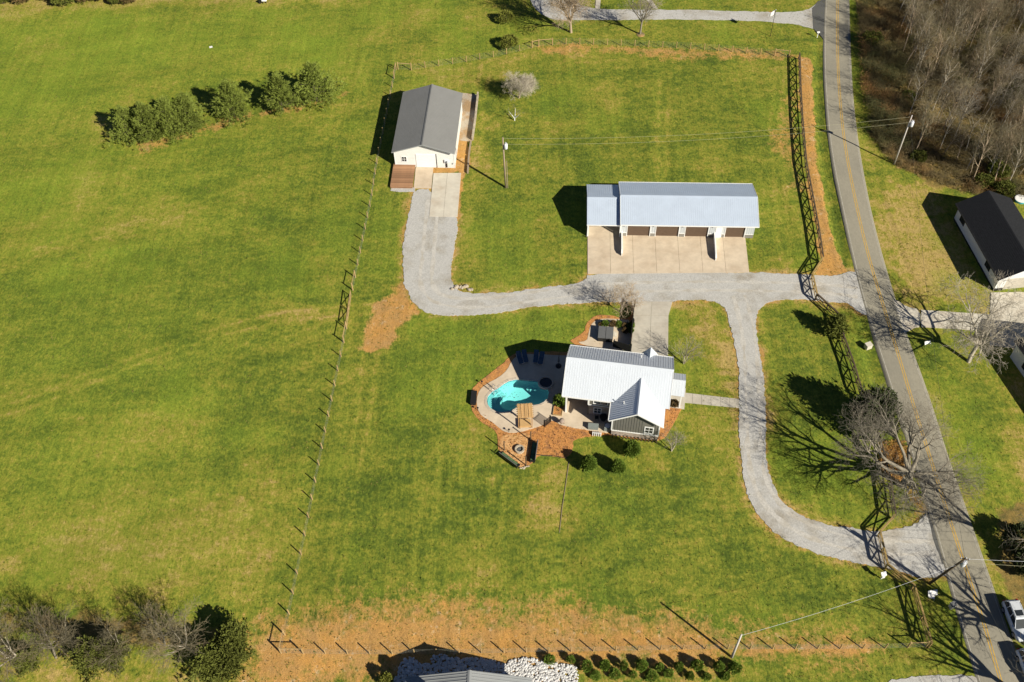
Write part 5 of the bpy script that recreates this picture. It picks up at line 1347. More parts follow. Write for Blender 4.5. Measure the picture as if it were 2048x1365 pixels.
# ------------------------------------------------------------------ roadside pieces
def mailbox(label, p, rz, m=None):
    T = thing('mailbox', label, 'mailbox', tuple(p), rz, 'mailboxes along the road')
    MB().box(-.05, .05, -.05, .05, 0, 1.05).build('post', M['white_trim'], T)
    MB().extr([(-.1, -.25, 1.06), (.1, -.25, 1.06), (.1, -.25, 1.2), (.06, -.25, 1.27), (-.06, -.25, 1.27), (-.1, -.25, 1.2)], (0, .5, 0)).build('box', m or M['white_trim'], T)
    MB().box(.101, .12, -.05, .0, 1.15, 1.3).build('flag', M['flag_red'], T)
mailbox('white mailbox at the mouth of the top gravel driveway', G(1634, 76), R(90))
def yard_sign(label, p, rz, w=.9, h=.6, tilt=0):
    T = thing('yard_sign', label, 'sign', tuple(p), rz, 'yard signs beside the road')
    o = MB().box(-w / 2, w / 2, -.02, .02, .35, .35 + h).build('board', M['white_trim'], T); o.rotation_euler.x = tilt
    for x in (-w / 2 + .05, w / 2 - .08): MB().box(x, x + .03, .022, .05, 0, .5).build('leg', M['steel'], T)
yard_sign('white yard sign on the grass across the road below the neighbour driveway', G(1856, 694), R(15), .9, .5, R(-35))
yard_sign('larger white sign board beside the lower board fence', G(1866, 1198), R(8), 1.1, .7, R(-40))
yard_sign('smaller white sign board lying beside the lower board fence', G(1862, 1203), R(-18), .6, .3, R(-60))
p = G(1900, 1218); T = thing('parcel_box', 'grey-topped pale parcel box at the road edge by the white signs', 'box', tuple(p), R(25))
MB().box(-.3, .3, -.25, .25, .5, 1.15).build('box', M['concrete_pale'], T, bevel=.02); MB().box(-.06, .06, -.06, .06, 0, .5).build('post', M['white_trim'], T)
MB().extr([(-.33, -.28, 1.152), (.33, -.28, 1.152), (.33, .28, 1.35), (-.33, .28, 1.35)], (0, 0, .04)).build('roof', M['cover_grey'], T)
p = G(1735, 696); T = thing('utility_cabinet', 'pale utility cabinet on the grass between fence and road', 'cabinet', tuple(p), R(20))
MB().box(-.42, .42, -.35, .35, 0, .72).build('cabinet', M['concrete_pale'], T, bevel=.03); MB().box(-.45, .45, -.38, .38, .724, .80).build('lid', M['concrete_pale'], T, bevel=.02)
p = G(1762, 1158); T = thing('gate_keypad', 'white gate opener box with small solar panel by the lower entrance', 'gate opener', tuple(p), R(10))
MB().box(-.05, .05, -.05, .05, 0, 1.1).build('post', M['white_trim'], T); MB().box(-.18, .18, -.22, -.052, .55, 1.0).build('housing', M['white_trim'], T, bevel=.02); MB().extr([(-.3, -.2, 1.12), (.3, -.2, 1.12), (.3, .2, 1.35), (-.3, .2, 1.35)], (0, 0, .03)).build('solar_panel', M['insulator'], T)
# flag
p = G(1540.5, 73); FL = thing('flagpole', 'thin flagpole with limp flag beside the top driveway', 'flagpole', tuple(p))
MB().tube([(0, 0, 0), (0, 0, 5.3)], [.05, .03], 8).build('pole', M['black_metal'], FL)
fl = MB()
for i in range(7):
    x0, x1 = -i * .16, -(i + 1) * .16; y0, y1 = .1 * math.sin(i * 1.1), .1 * math.sin((i + 1) * 1.1); z0, z1 = 5.2 - i * .05, 5.2 - (i + 1) * .05
    fl.extr([(x0, y0, z0), (x1, y1, z1), (x1, y1, z1 - .85), (x0, y0, z0 - .85)], (0, .012, 0))
fo = fl.build('flag', M['flag_cloth'], FL)
for k in range(3): MB().box(-1.05, -.45, .13, .14, 4.35 + k * .24, 4.44 + k * .24).build('stripe', M['flag_red'], fo)
MB().box(-.42, -.02, .09, .13, 4.82, 5.15).build('canton', M['flag_blue'], fo)
MB().lathe([(.06, 5.3), (.08, 5.36), (.02, 5.44)], 0, 0, 8).build('finial', M['steel'], FL)
# odds and ends
p = G(422, 95); T = thing('white_board', 'small white board lying alone in the far pasture', 'board', tuple(p), R(20)); MB().box(-.28, .28, -.24, .24, .05, .09).build('sheet', M['white_trim'], T); MB().box(-.28, .28, -.03, .03, 0, .048).build('batten', M['pole_wood'], T)
p = G(529, 6); T = thing('white_tank', 'small white tank on dark feet at the top edge of the pasture', 'tank', tuple(p), R(10))
MB().tube([(-.5, 0, .62), (-.42, 0, .62), (.42, 0, .62), (.5, 0, .62)], [.2, .34, .34, .2], 14).build('vessel', M['white_trim'], T, smooth=True)
for x in (-.3, .3): MB().box(x - .06, x + .06, -.22, .22, 0, .35).build('foot', M['black_metal'], T)
MB().box(-.95, -.65, -.2, .2, 0, .7).build('regulator_box', M['black_metal'], T)
p = G(2040, 402); T = thing('toy_pool', 'small blue and white play pool behind the black roofed house', 'toy', tuple(p))
MB().lathe([(.75, 0), (.85, .4), (.75, .42), (.7, .15), (.02, .12)], 0, 0, 20).build('basin', M['toy_blue'], T); MB().lathe([(.86, .38), (.9, .44), (.8, .46)], 0, 0, 20).build('rim', M['white_trim'], T)
# ------------------------------------------------------------------ vegetation builders
def skeleton(seed, trunk_len, trunk_r, limbs, lens, angs, wig, trop, kids, lean=(0, 0), fork=True, start=.35, limb_az=None, limb_len=None):
    """branch skeleton: list of (p0, p1, r0, r1, level)"""
    r = random.Random(seed); out = []
    maxl = len(lens)
    def rot(d, ang, az):
        u = Vector((1, 0, 0)) if abs(d.z) > .9 else Vector((0, 0, 1))
        x = d.cross(u).normalized(); y = x.cross(d)
        return (d * math.cos(ang) + (x * math.cos(az) + y * math.sin(az)) * math.sin(ang)).normalized()
    def grow(p, d, L_, rad, lev):
        n = max(2, int(L_ / (1.1, .9, .7, .5, .4, .35)[min(lev, 5)])) if lev < maxl else 2
        n = min(n, 9)
        az = r.uniform(0, 6.28); pts = []
        tip = rad * (.78 if lev == 0 else .2)
        for i in range(n):
            d = (d + Vector((r.gauss(0, 1), r.gauss(0, 1), r.gauss(0, 1))) * wig[min(lev, len(wig) - 1)] + Vector((0, 0, trop[min(lev, len(trop) - 1)]))).normalized()
            q = p + d * (L_ / n)
            if q.z < .15: q.z = .15
            r0 = rad + (tip - rad) * i / n; r1 = rad + (tip - rad) * (i + 1) / n
            out.append((p, q, r0, r1, lev)); p = q; pts.append((q, d.copy(), (i + 1) / n, r1))
        if lev < maxl:
            k = kids[lev]
            for c in range(k):
                t = 1.0 if (lev == 0 and fork and c < limbs) else start + (1 - start) * (c + r.random() * .8) / k
                q, dd, tt, rr_ = min(pts, key=lambda e: abs(e[2] - t))
                if lev == 0 and limb_az: a2 = limb_az[c % len(limb_az)] + r.uniform(-.2, .2)
                else: az += 2.4 + r.uniform(-.4, .4); a2 = az
                nd = rot(dd, R(r.gauss(angs[lev], angs[lev] * .18)), a2)
                nl = lens[lev] * r.uniform(.7, 1.15) * (1.15 - .45 * tt if lev > 0 else 1)
                if lev == 0 and limb_len: nl = lens[0] * limb_len[c % len(limb_len)] * r.uniform(.92, 1.08)
                grow(q, nd, nl, max(.008, min(rr_ * .8, rad * .62)), lev + 1)
    grow(Vector((0, 0, -.1)), Vector((lean[0], lean[1], 1)).normalized(), trunk_len, trunk_r, 0)
    return out
def skel_meshes(sk, cut, m1, m2, minr=.012):
    a = [s for s in sk if s[4] <= cut]; b = [s for s in sk if s[4] > cut]; res = []
    for l, n, m, nm in ((a, 6, m1, 'trunk'), (b, 3, m2, 'crown')):
        P0 = np.array([tuple(s[0]) for s in l]); P1 = np.array([tuple(s[1]) for s in l])
        d = P1 - P0; P1 = P1 + d * .04
        V, F = tubes(P0, P1, np.maximum(minr, np.array([s[2] for s in l])), np.maximum(minr, np.array([s[3] for s in l])), n)
        res.append(npmesh(nm, V, F, m, n > 3))
    return res
def plant_tree(name, label, cat, meshes, p, rz=0., s=1., group=None, sz=None, names=('trunk', 'crown')):
    T = thing(name, label, cat, tuple(p), rz, group); T.scale = (s, s, sz or s)
    for me, nm in zip(meshes, names): add(nm, me, T)
    return T

def sprays(C, N, per, size, width, spread, rng, droop=0.0):
    """leaf sprays: per narrow quads around each centre C pointing along N with scatter"""
    C = np.repeat(C, per, 0); N = np.repeat(N, per, 0)
    d = N + rng.normal(size=C.shape) * spread; d[:, 2] -= droop; d /= np.linalg.norm(d, axis=1, keepdims=True)
    L_ = size * rng.uniform(.6, 1.3, (len(C), 1))
    w = np.cross(d, rng.normal(size=C.shape)); w /= np.maximum(1e-6, np.linalg.norm(w, axis=1, keepdims=True)); w *= width * rng.uniform(.7, 1.3, (len(C), 1))
    st = C + rng.normal(size=C.shape) * size * .18
    V = np.stack([st - w * .5, st + d * L_ * .55 - w, st + d * L_, st + d * L_ * .55 + w], 1).reshape(-1, 3)
    F = np.arange(len(V)).reshape(-1, 4)
    return V, F
def conifer(seed, h, rad, n, size, per, m, base=.06, power=.8, lump=.35, width=.1, spread=.7):
    """needle tree: whorled limbs carrying sprays of needles on a broken conical outline"""
    rng = np.random.default_rng(seed); C = []; N = []; P0 = []; P1 = []
    nb = max(24, int(n / 16))
    for b in range(nb):
        t = (b + rng.random()) / nb; z = h * (base + (1 - base) * t)
        az = b * 2.399 + rng.normal() * .3
        reach = rad * (1 - t) ** power * (1 + lump * rng.normal() * .7) + .12
        reach = max(.2, reach)
        dirv = np.array([math.cos(az), math.sin(az), .25 + .5 * t]); dirv /= np.linalg.norm(dirv)
        o = np.array([0, 0, z]); P0.append(o); P1.append(o + dirv * reach)
        k = max(5, int(16 * (reach / rad + .25)))
        s = rng.uniform(.35, 1.02, k) ** .8
        pts = o + dirv * reach * s[:, None] + rng.normal(size=(k, 3)) * np.array([1, 1, .7]) * (.10 + .16 * reach)
        C.append(pts); N.append(np.tile(dirv + np.array([0, 0, .35]), (k, 1)))
    C = np.concatenate(C); N = np.concatenate(N)
    V, F = sprays(C, N, per, size, width, spread, rng)
    crown = npmesh('crown', V, F, m)
    P0 = np.array(P0); P1 = np.array(P1)
    P0 = np.concatenate([P0, [[0, 0, -.1]]]); P1 = np.concatenate([P1, [[0, 0, h * .95]]])
    r0 = np.full(len(P0), .035); r0[-1] = .04 * h * .55; r1 = np.full(len(P0), .01)
    V2, F2 = tubes(P0, P1, r0, r1, 5)
    return [npmesh('trunk', V2, F2, M['bark_dark']), crown]
def bush(seed, rx, rz_, n, size, per, m, stems=10, lump=.22, width=.09, base=.1, cone=0.0):
    """leafy shrub: sprays over a lumpy dome, with stems inside"""
    rng = np.random.default_rng(seed)
    d = rng.normal(size=(n, 3)); d[:, 2] = np.abs(d[:, 2]) * 1.0 - .25; d /= np.linalg.norm(d, axis=1, keepdims=True)
    lob = rng.normal(size=(9, 3)); lob /= np.linalg.norm(lob, axis=1, keepdims=True)
    k = 1 + lump * (np.max(d @ lob.T, 1) - .75) * 1.8 + rng.normal(size=n) * .06
    rr_ = rng.uniform(.45, 1, n) ** .45
    z = (d[:, 2] * .5 + .5 * .8) / .9
    taper = 1 - cone * np.clip(z, 0, 1)
    C = d * (k * rr_)[:, None] * np.array([rx, rx, rz_ / 2]); C[:, 0] *= taper; C[:, 1] *= taper; C[:, 2] += rz_ * .5 + base
    C[:, 2] = np.maximum(C[:, 2], base)
    V, F = sprays(C, d + np.array([0, 0, .5]), per, size, width, .6, rng)
    P0 = []; P1 = []
    for i in range(stems):
        a = rng.uniform(0, 6.28); q = rng.uniform(.3, .7); P0.append((0, 0, -.05)); P1.append((math.cos(a) * rx * q, math.sin(a) * rx * q, base + rz_ * rng.uniform(.5, .8)))
    V2, F2 = tubes(np.array(P0), np.array(P1), np.full(stems, .025), np.full(stems, .01), 4)
    return [npmesh('stems', V2, F2, M['bark_dark']), npmesh('foliage', V, F, m)]

# ------------------------------------------------------------------ pines in the pasture
PV = [conifer(i, 7.0, 2.55, 1250, .42, 10, M['pine'], .05, .85, .55, .05, .6) for i in range(20, 24)]
pine_spots = [(262, 276, .86, 'pine at the left end of the pasture clump, tipping its shadow on the grass'), (305, 281, 1.0, 'pine second from the left in the pasture clump'), (346, 271, 1.0, 'pine third from the left in the pasture clump'), (384, 258, .98, 'pine at the right end of the left pasture clump'), (470, 234, 1.0, 'pine standing alone in the middle of the pasture row'), (566, 221, 1.0, 'left pine of the right-hand pair in the pasture row'), (634, 203, 1.06, 'right pine of the right-hand pair in the pasture row')]
for i, (x, y, s, lb) in enumerate(pine_spots):
    plant_tree('pine_tree', lb, 'tree', PV[i % 4], G(x, y), i * 1.3, s, 'pines in the pasture row')

# ------------------------------------------------------------------ garden evergreens and shrubs
sh = bush(40, .95, 2.3, 1500, .26, 5, M['shrub'], 8, .12, .06, .05, .35)
for x, y, s, lb in ((1176, 938, 1.0, 'bright green conical shrub below the patio, leftmost of three'), (1236, 943, .9, 'bright green conical shrub below the patio, lowest of three'), (1262, 909, 1.05, 'bright green conical shrub below the gable, rightmost of three')):
    plant_tree('conical_shrub', lb, 'shrub', sh, G(x, y), x, s, 'conical shrubs below the house', names=('stems', 'foliage'))
sb = [bush(50 + i, .48, .95, 230 + 45 * i, .2, 4, M['shrub'], 7, .5, .04, .02, .35 - .08 * i) for i in range(5)]
row = [(1020, 430), (1130, 430), (1210, 465), (1258, 512), (1303, 460), (1355, 503), (1400, 465), (1447, 507), (1490, 463), (1540, 512), (1583, 470), (1628, 500), (1682, 470), (1735, 515), (1775, 463), (1828, 515), (1884, 470), (1925, 515), (1966, 472)]
for i, (X, Y) in enumerate(row):
    p = G(700 + X / 2.56, 1150 + (Y + 12) / 2.56)
    lb = 'small green shrub in the double row on the bare soil at the bottom'
    if i == 0: lb = 'small green shrub standing apart beside the white stones, first of the double row'
    if i == len(row) - 1: lb = 'small green shrub at the utility pole end of the double row'
    plant_tree('small_shrub', lb, 'shrub', sb[i % 5], p, i * 2.3, .7 + .55 * random.Random(i * 3).random(), 'shrubs in the double row', sz=.65 + .7 * random.Random(i + 40).random(), names=('stems', 'foliage'))
plant_tree('small_shrub', 'yellow-green shrub left of the ribbed roof house', 'shrub', bush(61, .7, 1.8, 500, .2, 4, M['shrub_yellow'], 5, .2, .05, .02, .3), G(775, 1366), 0, 1, names=('stems', 'foliage'))
yb = bush(62, 1.25, 2.0, 420, .3, 4, M['shrub_yellow'], 12, .3, .06, .1)
plant_tree('yellow_bush', 'sparse yellow-green bush in the grass left of the top gravel drive', 'bush', yb, G(1012, 46), 0, 1.0, 'sparse bushes at the top', names=('stems', 'foliage'))
plant_tree('yellow_bush', 'sparse yellow-green bush behind the slanting top fence', 'bush', yb, G(1019, 97), 2, 1.1, 'sparse bushes at the top', names=('stems', 'foliage'))
pb = [bush(70 + i, .42, .7, 240, .16, 4, M['shrub_brown'] if i else M['shrub'], 5, .3, .05, .02) for i in range(2)]
Z6 = lambda X, Y: G(1150 + X / 8.904, 620 + Y / 8.904)
for i, (X, Y, s, lb) in enumerate(((455, 282, .7, 'tiny brown shrub at the left end of the rear patio bed'), (535, 285, 1.1, 'brown-green shrub second in the rear patio bed'), (672, 285, 1.0, 'brown shrub third in the rear patio bed'), (775, 290, 1.0, 'green shrub fourth in the rear patio bed'), (890, 312, .9, 'brown shrub fifth in the rear patio bed'), (985, 322, 1.1, 'brown shrub in the bed corner by the slatted panel'), (900, 400, 1.0, 'green shrub below the rear patio bed near the hot tub'), (985, 405, 1.0, 'brown shrub in the bed beside the driveway screen'))):
    plant_tree('bed_shrub', lb, 'shrub', pb[(i + 1) % 2], Z6(X, Y), i, s, 'shrubs in the rear patio bed', names=('stems', 'foliage'))
plant_tree('porch_shrub', 'leafy green shrub in the shade beside the porch post', 'shrub', bush(75, .75, 1.1, 500, .25, 4, M['shrub'], 6, .3, .09, .05), Z4(905, 848), 0, 1, names=('stems', 'foliage'))
plant_tree('porch_shrub', 'round brown shrub beside the side entry porch', 'shrub', bush(76, .5, .8, 350, .16, 4, M['shrub_brown'], 6, .2, .06, .05), Z4(1832, 868), 0, 1, names=('stems', 'foliage'))
cd_ = conifer(81, 3.6, 1.25, 620, .38, 6, M['cedar'], .05, .75, .3, .07, .7)
plant_tree('small_evergreen', 'small evergreen growing at the board fence beside the road', 'tree', cd_, G(1668, 668), 0, 1.0)
cd2 = conifer(82, 6.4, 2.7, 1300, .5, 6, M['cedar_dark'], .03, .5, .3, .09, .75)
plant_tree('dark_evergreen', 'broad dark evergreen half hidden behind the big bare tree', 'tree', cd2, G(1737, 852), 0, 1.0)

# ------------------------------------------------------------------ bare trees
oak = skeleton(5, 3.0, .46, 9, [8.0, 4.4, 2.5, 1.45, .8], [66, 42, 42, 40, 40], [.05, .11, .15, .18, .2, .2], [.0, .03, .02, .0, 0, 0], [9, 7, 6, 4, 3], lean=(.08, .04), start=.42,
               limb_az=[-1.6, -1.05, -.45, .15, .9, 1.7, 2.7, -2.15, -2.75], limb_len=[1.15, 1.1, .95, .85, .65, .55, .65, 1.05, .9])
plant_tree('large_bare_tree', 'largest bare tree, spreading grey limbs over the road fence', 'tree', skel_meshes(oak, 2, M['bark_grey'], M['bark_grey'], .009), G(1803, 972), 0, 1.0)
rt = skeleton(9, 3.2, .32, 5, [7.0, 3.8, 2.2, 1.25, .7], [44, 45, 42, 42, 40], [.06, .12, .15, .2, .2, .2], [.0, .02, 0, 0, 0, 0], [6, 7, 5, 4, 3], lean=(.22, .12), start=.3, limb_az=None)
plant_tree('wide_bare_tree', 'bare tree leaning over the neighbour driveway at the right', 'tree', skel_meshes(rt, 2, M['bark_pale'], M['bark_pale'], .014), G(1937, 724), .6, .95)
t1 = skeleton(11, 2.0, .30, 5, [7.5, 3.6, 2.0, 1.2, .7], [26, 32, 36, 38, 38], [.04, .08, .12, .16, .2, .2], [.03, .04, .02, .01, 0, 0], [7, 8, 6, 4, 3], start=.25)
plant_tree('tall_bare_tree', 'tallest bare tree above the top fence, roots spread on bare soil', 'tree', skel_meshes(t1, 2, M['bark_tan'], M['bark_tan'], .013), G(1142, 65), 0, 1.0)
t2 = skeleton(14, 2.6, .2, 4, [5.2, 2.5, 1.4, .8], [26, 36, 40, 40], [.04, .09, .13, .16, .2], [.04, .04, .02, 0, 0], [6, 7, 5, 4], start=.25)
t2m = skel_meshes(t2, 1, M['bark_grey'], M['bark_grey'], .012)
plant_tree('bare_tree', 'smaller bare tree in a dark mulch ring above the top fence', 'tree', t2m, G(1280, 69), 1.0, 1.0)
MR = MB().lathe([(.75, .0), (.7, .06), (.3, .12), (.02, .13)], 0, 0, 18).build('mulch_ring', M['brush'], None, loc=G(1280, 69) + Vector((.1, -.1, 0))); tag(MR, kind='structure')
t3 = skeleton(17, 1.5, .17, 5, [2.4, 1.7, 1.0, .6, .38], [50, 45, 45, 45, 42], [.08, .12, .16, .2, .2, .2], [.05, .04, .03, .02, .0, 0], [7, 8, 6, 5, 3], start=.25)
plant_tree('dense_bare_tree', 'round densely twigged bare tree in the lawn behind the barn pole', 'tree', skel_meshes(t3, 1, M['bark_tan'], M['bark_pale'], .009), G(1038, 196), 0, 1.0)
t4 = skeleton(19, .5, .12, 3, [1.9, .9, .6], [34, 40, 40], [.1, .14, .18, .2], [.03, .02, 0, 0], [3, 3, 4], start=.4)
plant_tree('pruned_tree', 'small cut-back tree with white forked stems in the lawn', 'tree', skel_meshes(t4, 1, M['white_trim'], M['bark_grey'], .012), G(1029, 241), 0, 1.0)
t5 = skeleton(23, 1.3, .09, 5, [2.3, 1.4, .9, .55], [32, 38, 40, 42], [.06, .1, .14, .18, .2], [.04, .04, .02, 0, 0], [6, 7, 5, 4], start=.25)
t5m = skel_meshes(t5, 1, M['bark_pale'], M['bark_tan'], .010)
plant_tree('slender_bare_tree', 'slender bare tree at the gravel edge left of the concrete driveway', 'tree', t5m, G(1241, 625), 0, 1.15)
def multi(seed, n, h, m):
    sk = []
    for i in range(n):
        a = 6.28 * i / n + seed; s_ = skeleton(seed * 7 + i, h * .5, .05, 2, [h * .38, h * .24, h * .16], [24, 32, 36], [.06, .1, .14, .16], [.04, .04, .02, 0], [4, 4, 4], lean=(.28 * math.cos(a), .28 * math.sin(a)), start=.35)
        sk += s_
    return skel_meshes(sk, 1, m, M['bark_grey'], .009)
plant_tree('multi_stem_tree', 'multi-stemmed pale bare tree right of the concrete driveway', 'tree', multi(3, 5, 4.6, M['bark_pale']), G(1367, 728), 0, 1.0, 'multi-stemmed bare trees by the house')
plant_tree('multi_stem_tree', 'multi-stemmed pale bare tree at the front corner of the gable', 'tree', multi(4, 5, 3.8, M['bark_pale']), G(1343, 903), 0, 1.0, 'multi-stemmed bare trees by the house')
# trees along the right edge that shade the road
ed_ = skel_meshes(skeleton(29, 4.0, .3, 4, [6.5, 3.5, 2.0, 1.2], [32, 40, 42, 42], [.05, .1, .14, .18, .2], [.03, .03, .01, 0, 0], [6, 6, 4, 4], start=.3), 1, M['bark_grey'], M['bark_grey'], .010)
for x, y, s, lb in ((2062, 1120, 1.0, 'bare tree at the right edge above the silver car'), (2120, 1330, 1.2, 'bare tree beyond the right edge below the silver car'), (2105, 1440, 1.1, 'bare tree beyond the lower right corner by the road')):
    plant_tree('roadside_bare_tree', lb, 'tree', ed_, G(x, y), x, s, 'bare trees along the right roadside')
db = bush(77, 1.7, 2.6, 900, .35, 4, M['cedar_dark'], 12, .35, .08, .05)
for x, y, s, lb in ((2034, 1092, 1.0, 'dark leafy thicket at the right edge above the silver car'), (2052, 1140, .9, 'dark leafy thicket at the right edge, lower one behind the car')):
    plant_tree('thicket', lb, 'bush', db, G(x, y), x, s, 'thickets at the right edge', names=('stems', 'foliage'))

# row at the bottom left
bl = [skel_meshes(skeleton(100 + i, 2.2, .15, 4, [3.6, 2.1, 1.3, .75], [38, 42, 42, 42], [.10, .14, .18, .2, .2], [.02, .02, .0, 0, 0], [6, 7, 6, 4], lean=(-.1, .15), start=.25), 1, M['bark_pale'] if i == 1 else M['bark_grey'], M['twig_wood'], .010) for i in range(3)]
for i, (x, y, s, lb) in enumerate(((12, 1312, 1.15, 'pale bare tree in the bottom left row, at the left edge'), (62, 1318, 1.25, 'pale crooked bare tree in the bottom left row, second from the left edge'), (112, 1316, 1.1, 'bare tree in the bottom left row, left of the first cedar'), (150, 1290, .9, 'small bare tree in the bottom left row behind the first cedar'), (262, 1300, .95, 'bare tree with fine brown twigs between the two cedar groups'), (330, 1290, .9, 'small bare tree in the bottom left row left of the silver crowned tree'), (394, 1312, 1.2, 'silver bare tree with fan-shaped crown among the right cedars'))):
    plant_tree('bare_tree', lb, 'tree', bl[i % 3], G(x, y), i * 2.1, s * .88, 'bare trees in the bottom left row')
cv = [conifer(120 + i, 4.2, 2.0, 1100, .42, 8, M['cedar'], .03, .5, .45, .075, .75) for i in range(3)]
for i, (x, y, s, lb) in enumerate(((195, 1325, 1.0, 'yellow-green cedar left of the middle of the bottom left row'), (232, 1318, .85, 'yellow-green cedar right beside the first cedar of the row'), (60, 1330, .6, 'low cedar under the pale bare trees at the bottom left'), (425, 1342, 1.0, 'lower left cedar of the right-hand group in the bottom row'), (462, 1330, 1.0, 'lower right cedar of the right-hand group in the bottom row'), (470, 1295, .95, 'topmost cedar of the right-hand group, nearest the fence corner'))):
    plant_tree('cedar_tree', lb, 'tree', cv[i % 3], G(x, y), i * 1.7, s * .86, 'cedars in the bottom left row')
# top-left hedge bushes cut by the frame
tb_ = bush(131, 1.6, 2.2, 700, .3, 4, M['shrub_brown'], 12, .4, .07, .05); tg_ = bush(132, 1.7, 2.3, 800, .3, 4, M['cedar'], 12, .4, .07, .05)
for i, x in enumerate((8, 48, 92, 132, 170, 205, 240, 262)):
    plant_tree('hedge_bush', ['rough bush of the far hedge at the top left corner', 'rough bush of the far hedge, second from the left corner', 'rough bush of the far hedge, third from the left corner', 'rough bush of the far hedge, fourth from the left corner', 'rough bush of the far hedge, fifth from the left corner', 'rough bush of the far hedge, third from its right end', 'rough bush of the far hedge, second from its right end', 'rough bush at the right end of the far hedge'][i], 'bush', tb_ if i % 3 else tg_, G(x, 8 - (i % 3) * 5), i, .9 + .25 * (i % 2), 'bushes of the far hedge', names=('stems', 'foliage'))
for i, (x, y, lb) in enumerate(((598, -4, 'left small bare tree cut by the top frame edge'), (662, -4, 'right small bare tree cut by the top frame edge'))):
    plant_tree('bare_tree', lb, 'tree', t5m, G(x, y), i, 1.1, 'small bare trees at the top edge')

# ------------------------------------------------------------------ the wood across the road
wood = [skel_meshes(skeleton(200 + i, 6.0 + (i % 3), .085, 1, [2.6, 1.5, .9], [30, 38, 42], [.035, .09, .15, .2], [.02, .05, .03, .0], [12, 6, 5], fork=False, start=.45), 1 if i % 3 else 0, M['bark_pale'] if i % 2 else M['bark_tan'], M['bark_grey'] if i == 3 else M['twig_wood'], .010) for i in range(7)]
wp = [(p.x, p.y) for p in GL([(1800, -70), (1795, 40), (1800, 140), (1810, 230), (1830, 310), (1880, 350), (1960, 380), (2060, 392), (2200, 400), (2200, -70)])]
rw_ = random.Random(77); xs_ = [p[0] for p in wp]; ys_ = [p[1] for p in wp]; spots = []
tries = 0
while len(spots) < 250 and tries < 9000:
    tries += 1
    x = rw_.uniform(min(xs_), max(xs_)); y = rw_.uniform(min(ys_), max(ys_))
    if sdf(np.array([x]), np.array([y]), wp)[0] < 0: continue
    if any((x - a) ** 2 + (y - b) ** 2 < 1.6 for a, b in spots): continue
    spots.append((x, y))
for i, (x, y) in enumerate(spots):
    T = plant_tree('woodland_tree', 'slim bare tree standing in the wood across the road', 'tree', wood[i % 7], (x, y, 0), rw_.uniform(0, 6.28), rw_.uniform(.65, 1.15), 'bare trees of the wood')
    T.rotation_euler.x = rw_.gauss(0, .05); T.rotation_euler.y = rw_.gauss(0, .05)
# undergrowth: tangled canes and dead leaves, too many to count
up_ = [(p.x, p.y) for p in GL([(1714, -70), (1716, 60), (1724, 180), (1745, 275), (1785, 330), (1865, 362), (1945, 390), (2060, 402), (2180, 405), (2180, -70)])]
rng = np.random.default_rng(5)
X = rng.uniform(min(p[0] for p in up_), max(p[0] for p in up_), 12000); Y = rng.uniform(min(p[1] for p in up_), max(p[1] for p in up_), 12000)
ok = (sdf(X, Y, up_) > .2) & (fbm(X, Y, 5, 301) > .36); X = X[ok][:5200]; Y = Y[ok][:5200]
hh = .4 + 2.6 * fbm(X, Y, 7, 311) ** 1.3; per = 14
bx_ = np.repeat(X, per) + rng.normal(size=len(X) * per) * .3; by_ = np.repeat(Y, per) + rng.normal(size=len(X) * per) * .25; bh = np.repeat(hh, per) * rng.uniform(.5, 1.3, len(X) * per)
a_ = rng.uniform(0, 6.28, len(bx_)); out_ = rng.uniform(.15, .7, len(bx_)) * bh
A0 = np.stack([bx_, by_, np.zeros_like(bx_)], 1); A1 = A0 + np.stack([np.cos(a_) * out_ * .5, np.sin(a_) * out_ * .5, bh * .75], 1); A2 = A1 + np.stack([np.cos(a_ + .3) * out_, np.sin(a_ + .3) * out_, bh * .15], 1)
V, F = tubes(np.concatenate([A0, A1]), np.concatenate([A1, A2]), np.full(2 * len(A0), .014), np.full(2 * len(A0), .009), 3)
ug_me = npmesh('undergrowth', V, F, M['brush']); ug_me.materials.append(M['brush_olive'])
pi_ = (fbm(bx_, by_, 6, 331) > .52).astype(np.int32); ug_me.polygons.foreach_set('material_index', np.tile(np.concatenate([pi_, pi_]), 3)); ug_me.update()
ug = add('undergrowth', ug_me); tag(ug, 'tangle of brown canes and brush covering the wood floor', 'undergrowth', kind='stuff')
lx_ = rng.uniform(min(p[0] for p in up_), max(p[0] for p in up_), 60000); lyy = rng.uniform(min(p[1] for p in up_), max(p[1] for p in up_), 60000)
ok = sdf(lx_, lyy, up_) > -.3; lx_ = lx_[ok][:36000]; lyy = lyy[ok][:36000]
Cc = np.stack([lx_, lyy, .05 + rng.random(len(lx_)) ** 2 * .9 * fbm(lx_, lyy, 5, 301)], 1)
V, F = sprays(Cc, np.tile([0, 0, .3], (len(Cc), 1)), 1, .22, .07, 1.0, rng); lv = add('brush_leaves', npmesh('brush_leaves', V, F, M['brush'])); tag(lv, 'brown dead leaves clinging to the brush of the wood', 'leaves', kind='stuff')
gb_ = bush(141, 1.3, 1.5, 600, .3, 4, M['cedar'], 10, .4, .07, .05)
for i, (x, y, lb) in enumerate(((1815, 200, 'low green bush among the brush in the middle of the wood edge'), (1835, 322, 'low green bush in the brush beside the utility pole at the wood'), (1965, 372, 'low green bush at the wood edge behind the black roof house'), (2005, 388, 'low green bush nearest the black roof house in the wood edge'), (1990, 350, 'low green bush under the trees above the black roof house'), (1740, 90, 'low green bush at the roadside edge of the wood'))):
    plant_tree('wood_bush', lb, 'bush', gb_, G(x, y), i, .8 + .1 * i, 'green bushes in the wood', names=('stems', 'foliage'))

